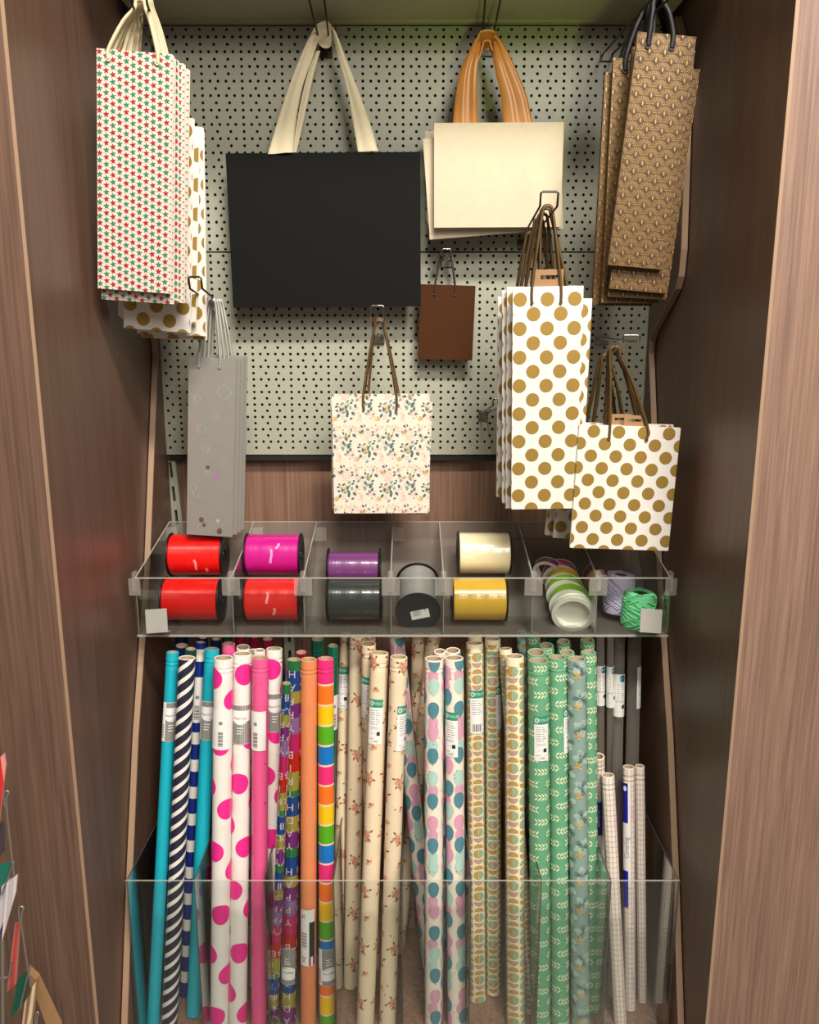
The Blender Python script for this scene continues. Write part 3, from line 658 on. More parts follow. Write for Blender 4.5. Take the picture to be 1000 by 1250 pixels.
# raffia twine cops
def twine(px, ptop, pbot, Y, rpx, label, rgb, seed, lean=0):
    b = P(px, pbot, Y); t_ = P(px, ptop, Y); h = (t_.z-b.z); rr = rpx*.00150
    r = empty('twine_roll', label, 'twine', 'raffia twine rolls in the tray', M=Matrix.Translation(b) @ Matrix.Rotation(lean, 4, 'Y'))
    m = mat('twine_%d' % seed, rgb, .55); dk = mat('twine_dark_%d' % seed, tuple(int(x*.45) for x in rgb), .8)
    q = MB(); q.lathe([(rr*.40, h*.96), (rr*.75, h), (rr*.93, h*.95), (rr*.97, h*.8), (rr*.97, h*.2), (rr*.9, h*.04), (rr*.6, 0), (.0001, 0)], 32); q.build('core_wrap', m, r)
    q = MB(); q.lathe([(rr*.40, h*.965), (rr*.38, h*.3), (.0001, h*.3)], 24); q.build('core_tube', dk, r)
    rnd = random.Random(seed)
    q = MB()
    for k in range(44):     # criss-crossed strands
        a0 = rnd.random()*2*PI; z0, z1 = h*(.08+.3*rnd.random()), h*(.6+.33*rnd.random()); s = rnd.choice((-1, 1)); sp_ = 2.2+rnd.random()*1.6
        pts = [(rr*1.0*math.cos(a0+s*sp_*i/12), rr*1.0*math.sin(a0+s*sp_*i/12), z0+(z1-z0)*i/12) for i in range(13)]
        q.tube(pts, .0013, 5)
    for k in range(12):
        a0 = rnd.random()*2*PI; pts = [(rr*(.5+.42*math.sin(PI*i/8))*math.cos(a0+.5*i/4), rr*(.5+.42*math.sin(PI*i/8))*math.sin(a0+.5*i/4), h*(.985)) for i in range(9)]
        q.tube(pts, .0010, 5)
    q.build('strands', m, r); return r
twine(752, 700, 748, 1.485, 18, 'lilac raffia twine roll beside the ribbon reels', (206, 196, 226), 11, R(4))
twine(777, 722, 766, 1.452, 20, 'mint green raffia twine roll at the right end of the tray', (134, 238, 172), 12, R(3))

# ------------------------------------------------------------------ wrapping rolls
c_cyan = mat('cyan_paper', (24, 176, 196), .38, coat=.25); c_navy = mat('navy_print', (40, 42, 62), .38, coat=.3); c_blue = mat('royal_blue_print', (26, 44, 130), .35, coat=.3)
c_white = mat('gloss_white_paper', (240, 234, 226), .35, coat=.3); c_pinkd = mat('hot_pink_dot', (238, 44, 146), .38, coat=.3); c_pink = mat('pink_paper', (238, 92, 148), .4, coat=.2)
c_or = mat('orange_paper', (226, 138, 90), .38, coat=.25)
blk = [mat('block_'+n, c, .32, coat=.35) for n, c in (('orange', (244, 118, 30)), ('yellow', (246, 196, 10)), ('green', (84, 172, 26)), ('blue', (14, 116, 196)), ('pink', (232, 44, 120)))]
c_cream = mat('cream_wrap', (234, 214, 182), .42, coat=.2); c_pet = mat('terracotta_petal', (196, 132, 106), .5); c_stem = mat('dark_brown_leaf', (104, 58, 44), .5)
c_bal = mat('balloon_cream', (244, 230, 214), .4, coat=.2); c_teal = mat('teal_balloon', (84, 138, 152), .4); c_mint = mat('mint_balloon', (178, 212, 200), .4); c_rose = mat('rose_balloon', (220, 162, 184), .4); c_taupe = mat('taupe_balloon', (150, 130, 108), .4)
c_semi = mat('semi_cream', (240, 226, 190), .42, coat=.2); c_gold = mat('semi_ochre', (182, 148, 88), .45); c_sage = mat('semi_sage', (146, 172, 138), .45); c_mauve = mat('semi_mauve', (182, 150, 132), .45)
c_leafg = mat('sage_green_paper', (104, 168, 130), .42, coat=.2); c_sprig = mat('cream_sprig', (234, 238, 196), .45)
c_flow = mat('blue_grey_paper', (138, 164, 156), .42, coat=.2); c_petal = mat('pale_petal', (170, 198, 184), .45); c_line = mat('grey_petal_line', (84, 104, 102), .5); c_amber = mat('amber_leaf', (210, 170, 96), .45)
c_grid = mat('film_backing_paper', (238, 226, 214), .3, coat=.5); c_gl = mat('grid_line', (168, 140, 136), .5); c_mgl = mat('pink_haze_print', (226, 200, 206), .4)
def holo(name, c, rough=.22): return mat(name, c, rough, .65, coat=.3)
H_ = [holo('foil_'+n, c) for n, c in (('blue', (40, 92, 170)), ('yellow', (190, 184, 84)), ('purple', (140, 60, 150)), ('pink', (226, 52, 130)), ('red', (222, 52, 40)), ('green', (60, 150, 90)), ('lilac', (170, 130, 190)))]
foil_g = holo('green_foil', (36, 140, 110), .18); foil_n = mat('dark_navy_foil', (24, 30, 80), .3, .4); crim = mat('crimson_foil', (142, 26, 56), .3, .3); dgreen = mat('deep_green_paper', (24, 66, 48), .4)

def sleeve(mb, Rr, L, bands, n=28, base=0):
    """outer paper surface, top lip and hollow; bands = [(v0, v1, mi)]"""
    for v0, v1, mi in bands:
        pr = [(Rr, v0), (Rr, v1)]
        if v1 >= L-1e-6: 
            pr = [(Rr, v0)] if v0 < L-.030 else []
            vv = max(v0, L-.030)
            pr += [(Rr, vv), (Rr-.0005, L-.024), (Rr+.0002, L-.021), (Rr-.0006, L-.017), (Rr+.0001, L-.014), (Rr-.0003, L)] if v0 < L-.0301 else [(Rr, v0), (Rr-.0003, L)]
        mb.lathe(pr, n, mi)
    lm = bands[-1][2]
    mb.lathe([(Rr-.0003, L), (Rr-.0012, L+.0006), (Rr-.0022, L)], n, lm)
    mb.lathe([(.0001, 0), (Rr, 0)], n, bands[0][2])
def cyl(Rr): return lambda u, v, e: ((Rr+e)*math.sin(u/Rr), -(Rr+e)*math.cos(u/Rr), v)
RM = {}
def roll_mesh(kind, Rr, L):
    key = (kind, round(Rr, 4), round(L, 2))
    if key in RM: return RM[key]
    rnd = random.Random(hash(kind) % 1 + len(kind)*31); q = MB(); per = 2*PI*Rr
    sh = Sheet(q, cyl(Rr), 0, per, .001, L-.0015, eps=.0005, wrap=True)
    plain = lambda: sleeve(q, Rr, L, [(0, L, 0)])
    if kind in SOLID: plain(); mats = [SOLID[kind]]
    elif kind == 'navystripe':
        n = 28; k = 8; p = .0245; fr_ = .64
        mats = [c_navy, c_white]
        nb = int(L/p)+8
        for j in range(-7, nb):
            for a, b, mi in ((j*p, j*p+p*fr_, 0), (j*p+p*fr_, (j+1)*p, 1)):
                vs = []; fs = []
                for i in range(n+1):
                    th = -PI + 2*PI*i/n; off = (th+PI)/(2*PI)*p*3
                    vs += [cyl(Rr)(th*Rr, min(max(a+off, 0), L), 0), cyl(Rr)(th*Rr, min(max(b+off, 0), L), 0)]
                for i in range(n):
                    if vs[2*i][2] < vs[2*i+1][2] or vs[2*i+2][2] < vs[2*i+3][2]: fs.append((2*i, 2*i+2, 2*i+3, 2*i+1))
                q.add(vs, fs, mi, True)
        q.lathe([(Rr, L), (Rr-.0012, L+.0006), (Rr-.0022, L)], n, 1)
    elif kind == 'bluewhite':
        bands = []; v = 0; i = 0
        while v < L: h = (.030, .023)[i % 2]; bands.append((v, min(v+h, L), i % 2)); v += h; i += 1
        sleeve(q, Rr, L, bands); mats = [c_blue, c_white]
    elif kind == 'blocks':
        seq = [4, 0, 1, 2, 3]; bands = []; v = L; i = 0
        while v > 0:
            h = .042 if i == 0 else .0335; a = max(v-h, 0); bands.append((a, v, seq[i % 5]))
            v = a; i += 1
            if v > 0: a = max(v-.0035, 0); bands.append((a, v, 5)); v = a
        sleeve(q, Rr, L, bands[::-1]); mats = blk + [mat('pale_gap', (244, 206, 176), .4)]
    elif kind == 'dots':
        plain(); mats = [c_white, c_pinkd]
        for j in range(int(L/.040)+2): sh.poly(ell(.0190, .0190, 28), (j*.382 % 1)*per, L-.034-j*.040, rings=5, mi=1)
    elif kind == 'rainbow':
        seq = [5, 0, 1, 2, 6, 3, 4, 1, 5, 0, 1, 2]; bands = []; v = L; i = 0
        hs = [.018, .036, .022, .026, .03, .035, .035, .035, .012, .036, .03, .03]
        while v > 0: a = max(v-hs[i % 12], 0); bands.append((a, v, seq[i % 12])); v = a; i += 1
        sleeve(q, Rr, L, bands[::-1]); mats = H_ + [mat('pale_foil_letter', (226, 206, 216), .3, .4)]
        for j, ch in enumerate('HAPPY BIRTHDAY HAPPY BIRTHDAY'):
            for a in (-.1, 1.5, 3.0, 4.6):
                if ch != ' ': sh.text(ch, a*Rr, L-.022-j*.0245, .019, rot=PI, mi=7)
    elif kind == 'pink':
        plain(); mats = [c_pink, mat('rose_scribble', (214, 70, 116), .4), ink]
        for _ in range(150):
            u, v, a = rnd.random()*per, rnd.random()*L, rnd.random()*6
            sh.line([(0, 0), (.002, .003), (.001, .006)], u, v, .0004, rot=a, mi=1)
        for _ in range(26): sh.poly(leaf2(.004, .002), rnd.random()*per, rnd.random()*L, rot=rnd.random()*6, mi=2)
    elif kind == 'floral':
        plain(); mats = [c_cream, c_pet, c_stem, mat('ochre_petal', (214, 158, 124), .5)]
        for j in range(int(L/.0265)+1):
            for i in range(3):
                if (i + j) % 2: continue
                u = i*per/3 + (j % 4)*.004; v = L-.012-j*.0265; F = 1.25; big = (j % 4) in (0, 1)
                a0 = rnd.random()*2
                for k in range(5 if big else 3): sh.poly(leaf2((.0075 if big else .006)*F, .0048*F), u, v, rot=a0+k*1.25, mi=1 if k % 2 else 3)
                if big: 
                    for k in range(4): sh.poly(leaf2(.0075, .0026), u+.008*math.cos(a0+k*1.6), v+.008*math.sin(a0+k*1.6), rot=a0+k*1.6+.4, mi=2, lift=.0001)
                    for k in range(3): sh.poly(leaf2(.0066, .0044), u+.003, v-.011, rot=k*1.9+a0, mi=1)
                else: sh.poly(leaf2(.005, .002), u, v+.003, rot=a0+2, mi=2, lift=.0001)
        for _ in range(30): sh.poly(leaf2(.004, .002), rnd.random()*per, rnd.random()*L, rot=rnd.random()*6, mi=2)
    elif kind == 'balloon':
        plain(); mats = [c_bal, c_teal, c_mint, c_rose, c_taupe, mat('rust_speck', (150, 92, 78), .5)]
        egg = [(.0100*math.cos(t)*(1 - .18*math.sin(-t)*0), .0130*math.sin(t) if math.sin(t) > 0 else .0165*math.sin(t)) for t in [2*PI*k/16 for k in range(16)]]
        for j in range(int(L/.021)+2):
            for i in range(4):
                if (i+j) % 2:
                    if (i+2*j) % 5 in (1, 3): continue
                    sh.poly(egg, i*per/4 - .002, L-.006-j*.021, sc=.92, mi=[3, 2, 3, 3, 2][(i+2*j) % 5], rings=2, lift=-.0001)
        for j in range(int(L/.021)+2):
            for i in range(4):
                if (i+j) % 2: continue
                col = [1, 3, 2, 3, 1, 2, 3, 4][(i*3 + j*5) % 8]
                u, v = i*per/4 + .003*math.sin(j*3), L-.002-j*.021
                sh.poly(egg, u, v, mi=col, rings=2, lift=.0003); sh.poly([(0, 0), (.0018, -.0025), (-.0018, -.0025)], u, v-.0160, mi=col, center=(0, -.0015), lift=.0003)
        for _ in range(90): sh.poly(ell(.0010, .0010, 6), rnd.random()*per, rnd.random()*L, mi=5, lift=.0003)
    elif kind == 'semi':
        plain(); mats = [c_semi, c_gold, c_sage, c_mauve]
        n5 = 5; cw = per/n5; rr = cw*.44
        up = [(rr*math.cos(PI*k/8), rr*math.sin(PI*k/8)) for k in range(9)]; base_ = [(rr*(-1+2*k/7), 0) for k in range(1, 7)]
        up = up + base_; dn = [(x, -y) for x, y in up]
        lf = [(-abs(y)-.0003, x) for x, y in up]; rt = [(abs(y)+.0003, x) for x, y in up]
        for i in range(n5):
            v = L - .004 - rnd.random()*.01; k = i
            while v > .012:
                c1, c2 = 1 + (k*2+i) % 3, 1 + (k+i+1) % 3
                if k % 3 == 0: sh.poly(lf, i*cw, v-rr, mi=c1, center=(-rr*.4, 0), rings=2); sh.poly(rt, i*cw, v-rr, mi=c2, center=(rr*.4, 0), rings=2); v -= 2*rr+.0022
                elif k % 3 == 1: sh.poly(dn, i*cw, v, mi=c1, center=(0, -rr*.4), rings=2); v -= rr+.0022
                else: sh.poly(up, i*cw, v-rr, mi=c2, center=(0, rr*.4), rings=2); v -= rr+.0022
                k += 1
    elif kind == 'leaf':
        plain(); mats = [c_leafg, c_sprig]
        for j in range(int(L/.0235)+1):
            for i in range(3):
                u, v = i*per/3 + (j % 2)*per/6, L-.010-j*.0235 + .004*(i % 2); s = 1 if (i+j) % 2 else -1
                sh.line([(-.013*s, -.001), (0, 0), (.012*s, .002)], u, v, .0008, mi=1)
                for k in range(4):
                    for d in (-1, 1): sh.poly(leaf2(.0088, .0027), u+s*(-.011+.0060*k), v+d*.0006, rot=(0 if s > 0 else PI)+d*s*.75, mi=1)
    elif kind == 'flower':
        plain(); mats = [c_flow, c_petal, c_line, c_amber]
        for j in range(int(L/.0275)+1):
            for i in range(2):
                u, v = i*per/2 + (j % 2)*per/4, L-.012-j*.0275
                for k in range(5):
                    a = k*2*PI/5+.3*j
                    if k in (0, 1, 3): sh.poly([(0,0),(.009,.006),(.0155,.004),(.017,0),(.0155,-.004),(.009,-.006)], u, v, rot=a, mi=1, rings=2, center=(.009, 0), lift=.00005)
                    for t in (-.35, -.18, 0, .18, .35): sh.line([(.003*math.cos(t), .003*math.sin(t)), (.009*math.cos(t), .0085*math.sin(t)), (.015*math.cos(t), .012*math.sin(t))], u, v, .0006, rot=a, mi=2, lift=.0001)
                sh.poly(ell(.0020, .0020, 8), u, v, mi=2, lift=.0002)
                for k in range(4): sh.poly(leaf2(.010, .0032), u+per/5, v+.014, rot=k*1.5+j, mi=3, lift=.00012)
    elif kind == 'grid':
        plain(); mats = [c_grid, c_gl, c_mgl]
        n = 11
        for i in range(n): sh.rect(i*per/n-.0003, i*per/n+.0003, .001, L-.002, mi=1)
        v = .006
        while v < L-.004: sh.rect(0, per, v, v+.0006, mi=1, n=24); v += .0098
        for (a, b) in ((.07, .10), (.27, .30), (.40, .43)): sh.rect(0, per*.45, L-b, L-a, mi=2, n=12, lift=-.0002)
    # collect
    me = bpy.data.meshes.new('paper'); me.from_pydata(q.v, [], q.f)
    for m in mats: me.materials.append(m)
    me.polygons.foreach_set('material_index', q.m); me.polygons.foreach_set('use_smooth', q.sm); me.update()
    RM[key] = me; return me
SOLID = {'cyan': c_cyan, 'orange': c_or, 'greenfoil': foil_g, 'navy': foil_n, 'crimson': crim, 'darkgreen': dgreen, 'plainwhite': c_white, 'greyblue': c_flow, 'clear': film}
CORE = {}
def core_mesh(Rr, L):
    key = (round(Rr, 4), round(L, 2))
    if key not in CORE:
        q = MB(); r0 = Rr-.0022; q.lathe([(r0, L), (r0, L-.05), (.0001, L-.05)], 24); q.lathe([(r0, L-.0004), (r0-.0016, L-.0004), (r0-.0016, L-.05)], 24)
        me = bpy.data.meshes.new('core_tube'); me.from_pydata(q.v, [], q.f); me.materials.append(card_tube); me.polygons.foreach_set('use_smooth', q.sm); CORE[key] = me
    return CORE[key]
def lab_papercup(parent, Rr, v, phi, flip=False, full=True, code=False):
    q = MB(); sh = Sheet(q, cyl(Rr), -1, 1, 0, 2, eps=.0013, wrap=True); u0 = phi*Rr; s = -1 if flip else 1; H2 = .036
    hw = Rr*1.25
    sh.rect(u0-hw, u0+hw, v-H2, v+H2, mi=0, n=12)
    if code:
        for k in range(13): sh.rect(u0-.004, u0+.004, v-.030+k*.0022, v-.030+k*.0022+(.0014 if k % 3 else .0007), mi=2, n=2, lift=.0002)
        sh.rect(u0-.003, u0+.003, v+.010, v+.016, mi=1, n=2, lift=.0002)
    else:
        sh.rect(u0-hw*.55, u0+hw, v-H2*.98*s, v+.006*s, mi=1, n=8, lift=.0001); sh.rect(u0-hw*.55, u0+hw, v+H2*.98*s, v+.026*s, mi=1, n=8, lift=.0001)
        sh.poly(ell(.014, .012, 20), u0+.003, v+.012*s, mi=0, rings=3, lift=.0002)
        sh.text('PaperCup', u0+.002, v+.012*s, .0052, rot=PI if flip else 0, mi=2, lift=.0004)
        for k in range(3): sh.line([(-.006, 0), (-.002, 0), (.002, 0), (.005-.002*k, 0)], u0+.003, v-(.006+.005*k)*s, .0014, mi=0, lift=.0003)
        for k in range(9): sh.rect(u0-hw*.95, u0-hw*.7, v-.03+k*.003, v-.0288+k*.003, mi=2, n=1, lift=.0002)
    q.build('paper_label', [label_w, label_g, ink], parent)
def lab_octolux(parent, Rr, v, phi, clear_=False, bar=False):
    q = MB(); sh = Sheet(q, cyl(Rr), -1, 1, 0, 2, eps=.0013, wrap=True); u0 = phi*Rr; hw = .0125; T = v+.040
    sh.rect(u0-hw, u0+hw, v-.042, T-.015, mi=0, n=6)
    if clear_:
        sh.rect(u0-hw, u0+hw, T-.015, T, mi=0, n=6); sh.poly(ell(.0055, .007, 16), u0+.004, T-.008, mi=3, lift=.0002)
    else:
        sh.rect(u0-hw, u0+hw, T-.015, T, mi=1, n=6)
        pts = ell(.0028, .0042, 14); sh.line(pts+[pts[0]], u0-hw+.0045, T-.0075, .0014, mi=0, lift=.0002)
        sh.text('CTOLUX', u0+.0033, T-.0075, .0062, mi=0, lift=.0002)
    for k in range(7): sh.line([(-.009, 0), (-.003, 0), (.003, 0), (.004+.004*((k*7) % 3)/2, 0)], u0, T-.020-k*.0042, .0008, mi=2, lift=.0002)
    if bar:
        for k in range(9): sh.rect(u0-.008+k*.0018, u0-.008+k*.0018+(.0012 if k % 2 else .0006), v-.038, v-.024, mi=2, lift=.0002)
    else:
        for k in range(3): pts = ell(.0018, .0022, 8); sh.line(pts+[pts[0]], u0-.006+k*.005, v-.012, .0004, mi=2, lift=.0002)
        sh.rect(u0+.003, u0+.0085, v-.026, v-.019, mi=2, lift=.0002, n=2); sh.line([(-.005, 0), (.002, 0)], u0, v-.0225, .0009, mi=2, lift=.0002)
        sh.line([(-.009, 0), (-.003, 0), (.006, 0)], u0, v-.032, .0007, mi=2, lift=.0002); sh.text('1,95', u0, v-.037, .006, mi=2, lift=.0002) if not clear_ else None
    q.build('paper_label', [label_w, label_grn, ink, mat('blue_seal', (36, 120, 150), .4)], parent)
def lab_tube(parent, Rr, v, phi, kind):
    q = MB(); sh = Sheet(q, cyl(Rr), -1, 1, 0, 2, eps=.0013, wrap=True); u0 = phi*Rr
    if kind == 'orange':
        sh.rect(u0-.013, u0+.013, v-.058, v+.052, mi=0, n=8)
        sh.rect(u0+.003, u0+.013, v-.040, v+.028, mi=2, n=4, lift=.0001)
        for k in range(10): sh.rect(u0-.011, u0-.001, v-.022+k*.003, v-.022+k*.003+(.0016 if k % 2 else .0008), mi=2, n=3, lift=.0002)
        sh.text('2m', u0-.006, v-.045, .010, rot=-PI/2, mi=2, lift=.0002); sh.text('70', u0-.006, v+.038, .009, rot=PI/2, mi=2, lift=.0002)
        sh.rect(u0+.0025, u0+.0060, v-.057, v-.040, mi=1, n=2, lift=.0002); sh.rect(u0+.0095, u0+.0128, v-.057, v-.040, mi=3, n=2, lift=.0002)
        q.build('paper_label', [label_w, mat('red_print', (200, 44, 60), .4), ink, label_blue], parent)
    elif kind == 'film':
        sh.rect(u0-.006, u0+.006, v-.028, v+.048, mi=1, n=4, lift=.0002); sh.rect(u0-.009, u0-.006, v-.028, v+.048, mi=0, n=1)
        sh.text('BOOK COVER', u0, v+.010, .0062, rot=PI/2, mi=0, lift=.0005)
        sh.rect(u0-.008, u0+.008, v-.15, v-.032, mi=0, n=5); sh.text('self-adhesive film', u0, v-.095, .011, rot=PI/2, mi=1, lift=.0005)
        q.build('paper_label', [label_w, label_blue], parent)
    elif kind == 'film2':
        sh.rect(u0-.006, u0+.008, v-.15, v+.048, mi=0, n=4); sh.rect(u0-.006, u0+.004, v-.028, v+.048, mi=1, n=4, lift=.0002); sh.poly(ell(.003, .005, 12), u0-.001, v+.038, mi=0, lift=.0005)
        sh.text('Covering', u0+.002, v-.075, .011, rot=PI/2, mi=2, lift=.0005); sh.rect(u0-.006, u0+.004, v-.19, v-.12, mi=1, n=4, lift=.0002)
        q.build('paper_label', [label_w, label_blue, label_g], parent)
ROLLG = 'rolls of gift wrap standing in the clear bin'
NR = 0
SEG = []; QUEUE = []
def segdist(p, q, a, b):
    u, v, w0 = q-p, b-a, p-a; A, B, Cc, D, E = u.dot(u), u.dot(v), v.dot(v), u.dot(w0), v.dot(w0); den = A*Cc-B*B
    sc = 0 if den < 1e-9 else min(max((B*E-Cc*D)/den, 0), 1)
    tc = min(max((B*sc+E)/Cc, 0), 1); sc = min(max((B*tc-D)/A, 0), 1)
    return ((p+u*sc)-(a+v*tc)).length
def roll(*a, **k): QUEUE.append((a, k))
def make_roll(kind, xt, yt, xb, yb, wpx, label, L=.70, lab=None, spin=0, group=ROLLG, name='wrapping_paper_roll'):
    global NR; NR += 1
    # foot on the bin floor
    c, s = math.cos(PITCH), math.sin(PITCH); Rr = wpx*.00148/2; cam_ = Vector((CX, 0, HC))
    best = None
    cand = [(yb - k*3.0, xb + sx_) for k in range(48) for sx_ in (0, -6, 6, -14, 14, -24, 24)]
    lim = 1108+wpx*.4
    for yq, xb_ in sorted([c_ for c_ in cand if c_[0] >= min(lim, yb)], key=lambda c_: (yb-c_[0]) + abs(c_[1]-xb)*2.2):
        dy = (625-yq)/1000; d = Vector(((xb_-500)/1000, c+dy*s, -s+dy*c)); k = -(HC-ZB)/d.z; P0 = cam_ + d*k
        P0.y = max(P0.y, 1.2505+Rr+.003)
        # head on its line of sight, a roll length away
        dy = (625-yt)/1000; e = Vector(((xt-500)/1000, c+dy*s, -s+dy*c)); O = cam_-P0
        A, B, Cc = e.dot(e), 2*e.dot(O), O.dot(O)-L*L; D = B*B-4*A*Cc
        t = (-B - math.sqrt(D))/(2*A) if D > 0 else -B/(2*A)
        P1 = cam_ + e*t
        lo_ = max([1.2505+Rr] + [0]); hi_ = 1.675-Rr
        if P1.y > hi_: t = hi_/e.y; P1 = cam_ + e*t
        pen = max([Rr+r2-(.0035 if yb >= 1249 else .0015)-segdist(P0, P1, q0, q1) for q0, q1, r2 in SEG] + [0])
        if best is None or pen < best[0]-1e-5: best = (pen, P0.copy(), P1.copy())
        if pen <= 0: break
    P0, P1 = best[1], best[2]
    if best[0] > .0005: print('TIGHT', label, round(best[0], 4))
    SEG.append((P0.copy(), P1.copy(), Rr))
    ax = P1-P0; Lr = ax.length; 
    Lq = round(Lr, 2); z = ax.normalized(); y = Vector((0,1,0)); y = (y - z*y.dot(z)).normalized(); x = y.cross(z)
    M = Matrix(((x.x, y.x, z.x, P0.x), (x.y, y.y, z.y, P0.y), (x.z, y.z, z.z, P0.z+.0015), (0,0,0,1)))
    r = empty(name, label, 'gift wrap roll', group, M=M)
    Rq = round(Rr*1000*2)/2000
    p = place('paper', roll_mesh(kind, Rq, Lq), r, rot=(0, 0, spin))
    if kind != 'clear': place('core_tube', core_mesh(Rq, Lq), r)
    def v_at(py):
        lo, hi = 0, Lq
        for _ in range(30):
            m_ = (lo+hi)/2
            if proj(P0+z*m_)[1] > py: lo = m_
            else: hi = m_
        return (lo+hi)/2
    if lab:
        for l in (lab if isinstance(lab, list) else [lab]):
            t_ = l[0]; v = v_at(l[1]); ph = l[2]
            if t_ == 'pc': lab_papercup(r, Rq, v, ph)
            elif t_ == 'pcf': lab_papercup(r, Rq, v, ph, flip=True)
            elif t_ == 'pcc': lab_papercup(r, Rq, v, ph, code=True)
            elif t_ == 'oc': lab_octolux(r, Rq, v, ph)
            elif t_ == 'ocb': lab_octolux(r, Rq, v, ph, bar=True)
            elif t_ == 'ocl': lab_octolux(r, Rq, v, ph, clear_=True)
            else: lab_tube(r, Rq, v, ph, t_)
    return r
# left third
roll('cyan', 211, 797, 187, 1250, 15.5, 'plain cyan roll at the far left of the bin', lab=('pc', 880, .45))
roll('navystripe', 228.5, 804, 207, 1250, 19.5, 'navy roll with white diagonal stripes', spin=.4)
roll('bluewhite', 245, 785, 226, 1214, 14, 'royal blue and white banded roll behind the striped roll', lab=('pcc', 858, .1))
roll('cyan', 259, 793, 236, 1238, 18, 'plain cyan roll right of the diagonal striped roll', lab=('pc', 878, -.1))
roll('dots', 273, 804, 268, 1250, 23, 'mostly white roll with a barcode label and pink dots at its left', spin=-1.0, lab=('pcc', 888, .0))
roll('dots', 296, 799, 290.5, 1249, 22, 'white roll with large hot pink dots facing front', spin=.5, lab=('pc', 882, -.1))
roll('dots', 310, 797, 302, 1238, 17, 'pink-dotted roll squeezed behind the plain pink one', spin=2.0)
roll('pink', 318, 804, 316.5, 1250, 19.5, 'plain pink roll with fine scribbles', lab=('pcc', 890, -.4))
roll('dots', 335, 793, 329, 1232, 20, 'pink-dotted roll right of the plain pink roll', spin=-.2, lab=('pc', 868, .2))
roll('rainbow', 350, 835, 340, 1248, 11, 'rainbow foil roll with letters, left of its twin', spin=1.2)
roll('rainbow', 359, 806, 352, 1250, 18.5, 'front rainbow foil roll with white letters', lab=('pcf', 1175, -.3))
roll('orange', 377, 806, 376.5, 1250, 19.5, 'plain soft orange roll', lab=('orange', 1138, .0))
roll('blocks', 397.5, 805, 399.5, 1250, 19.5, 'roll with orange, yellow, green, blue and pink colour blocks', lab=('pcf', 1176, .2))
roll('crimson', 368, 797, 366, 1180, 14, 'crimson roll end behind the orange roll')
roll('greenfoil', 388, 781, 388, 1150, 17, 'green foil roll behind the orange and colour block rolls', name='foil_roll')
roll('greenfoil', 406.5, 789, 412, 1172, 14, 'teal foil roll right of the colour block roll', name='foil_roll', lab=('pcc', 868, .5))
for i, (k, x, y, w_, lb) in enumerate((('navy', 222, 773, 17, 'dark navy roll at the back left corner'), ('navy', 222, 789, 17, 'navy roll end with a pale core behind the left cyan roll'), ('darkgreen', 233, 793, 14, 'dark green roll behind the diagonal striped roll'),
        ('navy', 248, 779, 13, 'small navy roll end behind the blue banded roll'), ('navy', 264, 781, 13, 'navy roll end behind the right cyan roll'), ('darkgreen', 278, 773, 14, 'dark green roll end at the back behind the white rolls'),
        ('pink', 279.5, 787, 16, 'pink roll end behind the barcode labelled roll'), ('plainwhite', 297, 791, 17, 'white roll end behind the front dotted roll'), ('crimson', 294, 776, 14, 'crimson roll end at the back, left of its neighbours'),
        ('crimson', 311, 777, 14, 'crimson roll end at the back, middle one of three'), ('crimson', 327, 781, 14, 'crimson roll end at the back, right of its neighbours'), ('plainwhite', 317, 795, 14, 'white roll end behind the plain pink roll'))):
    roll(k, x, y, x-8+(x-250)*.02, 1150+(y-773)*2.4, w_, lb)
# middle: floral
roll('floral', 422, 772, 411, 1201, 15, 'floral cream roll left of the others, leaning at the back', spin=1, lab=('oc', 838, -.2))
roll('floral', 436.5, 777, 429, 1203, 21, 'tall floral cream roll, second from the colour block roll', spin=.2)
roll('floral', 463.5, 798, 446, 1250, 22, 'floral cream roll with a green topped label facing front', spin=1.4, lab=('oc', 878, -.15))
roll('floral', 487, 803, 473, 1250, 21, 'floral cream roll with its label turned to the right', spin=2.6, lab=('oc', 886, .85))
roll('floral', 450, 787, 441, 1180, 19, 'floral roll end just behind the labelled floral roll', spin=.7, lab=('oc', 848, -.4))
roll('floral', 452, 774, 450, 1145, 15, 'floral roll end at the back between the tall ones', spin=2)
roll('floral', 511, 770, 500, 1140, 17, 'floral roll leaning at the back, beside the diagonal balloon roll', spin=3)
roll('floral', 530, 771, 486, 1160, 18, 'floral roll leaning strongly to the right at the back', spin=.9)
roll('balloon', 484, 778, 529, 1215, 20, 'balloon print roll leaning diagonally behind', spin=.5)
roll('balloon', 530, 805, 529.5, 1250, 22, 'balloon print roll, left of the two upright ones', spin=.0)
roll('balloon', 554.5, 804, 557.5, 1250, 22.5, 'balloon print roll with a green topped label', spin=.6, lab=('oc', 893, -.5))
roll('balloon', 537, 796, 540, 1170, 15, 'balloon roll end behind the two upright ones, left', spin=2)
roll('balloon', 553, 795, 556, 1180, 18, 'balloon roll end behind the labelled balloon roll', spin=1)
roll('semi', 579.5, 786, 583, 1219, 21.5, 'half-circle print roll with a barcode label', spin=.2, lab=('ocb', 866, .15))
roll('semi', 601.5, 781, 602.5, 1211, 20.5, 'half-circle print roll, second from the balloon rolls', spin=1.1, lab=('oc', 862, 1.1))
roll('semi', 628, 802, 629.5, 1250, 23, 'half-circle print roll nearest the green rolls', spin=2.2)
roll('semi', 617, 793, 649, 1238, 16, 'half-circle print roll leaning right at the back', spin=.5)
roll('semi', 580, 776, 585, 1150, 18, 'half-circle roll end at the back, left one', spin=3)
roll('semi', 600, 773, 603, 1140, 18, 'half-circle roll end at the back, right one', spin=4)
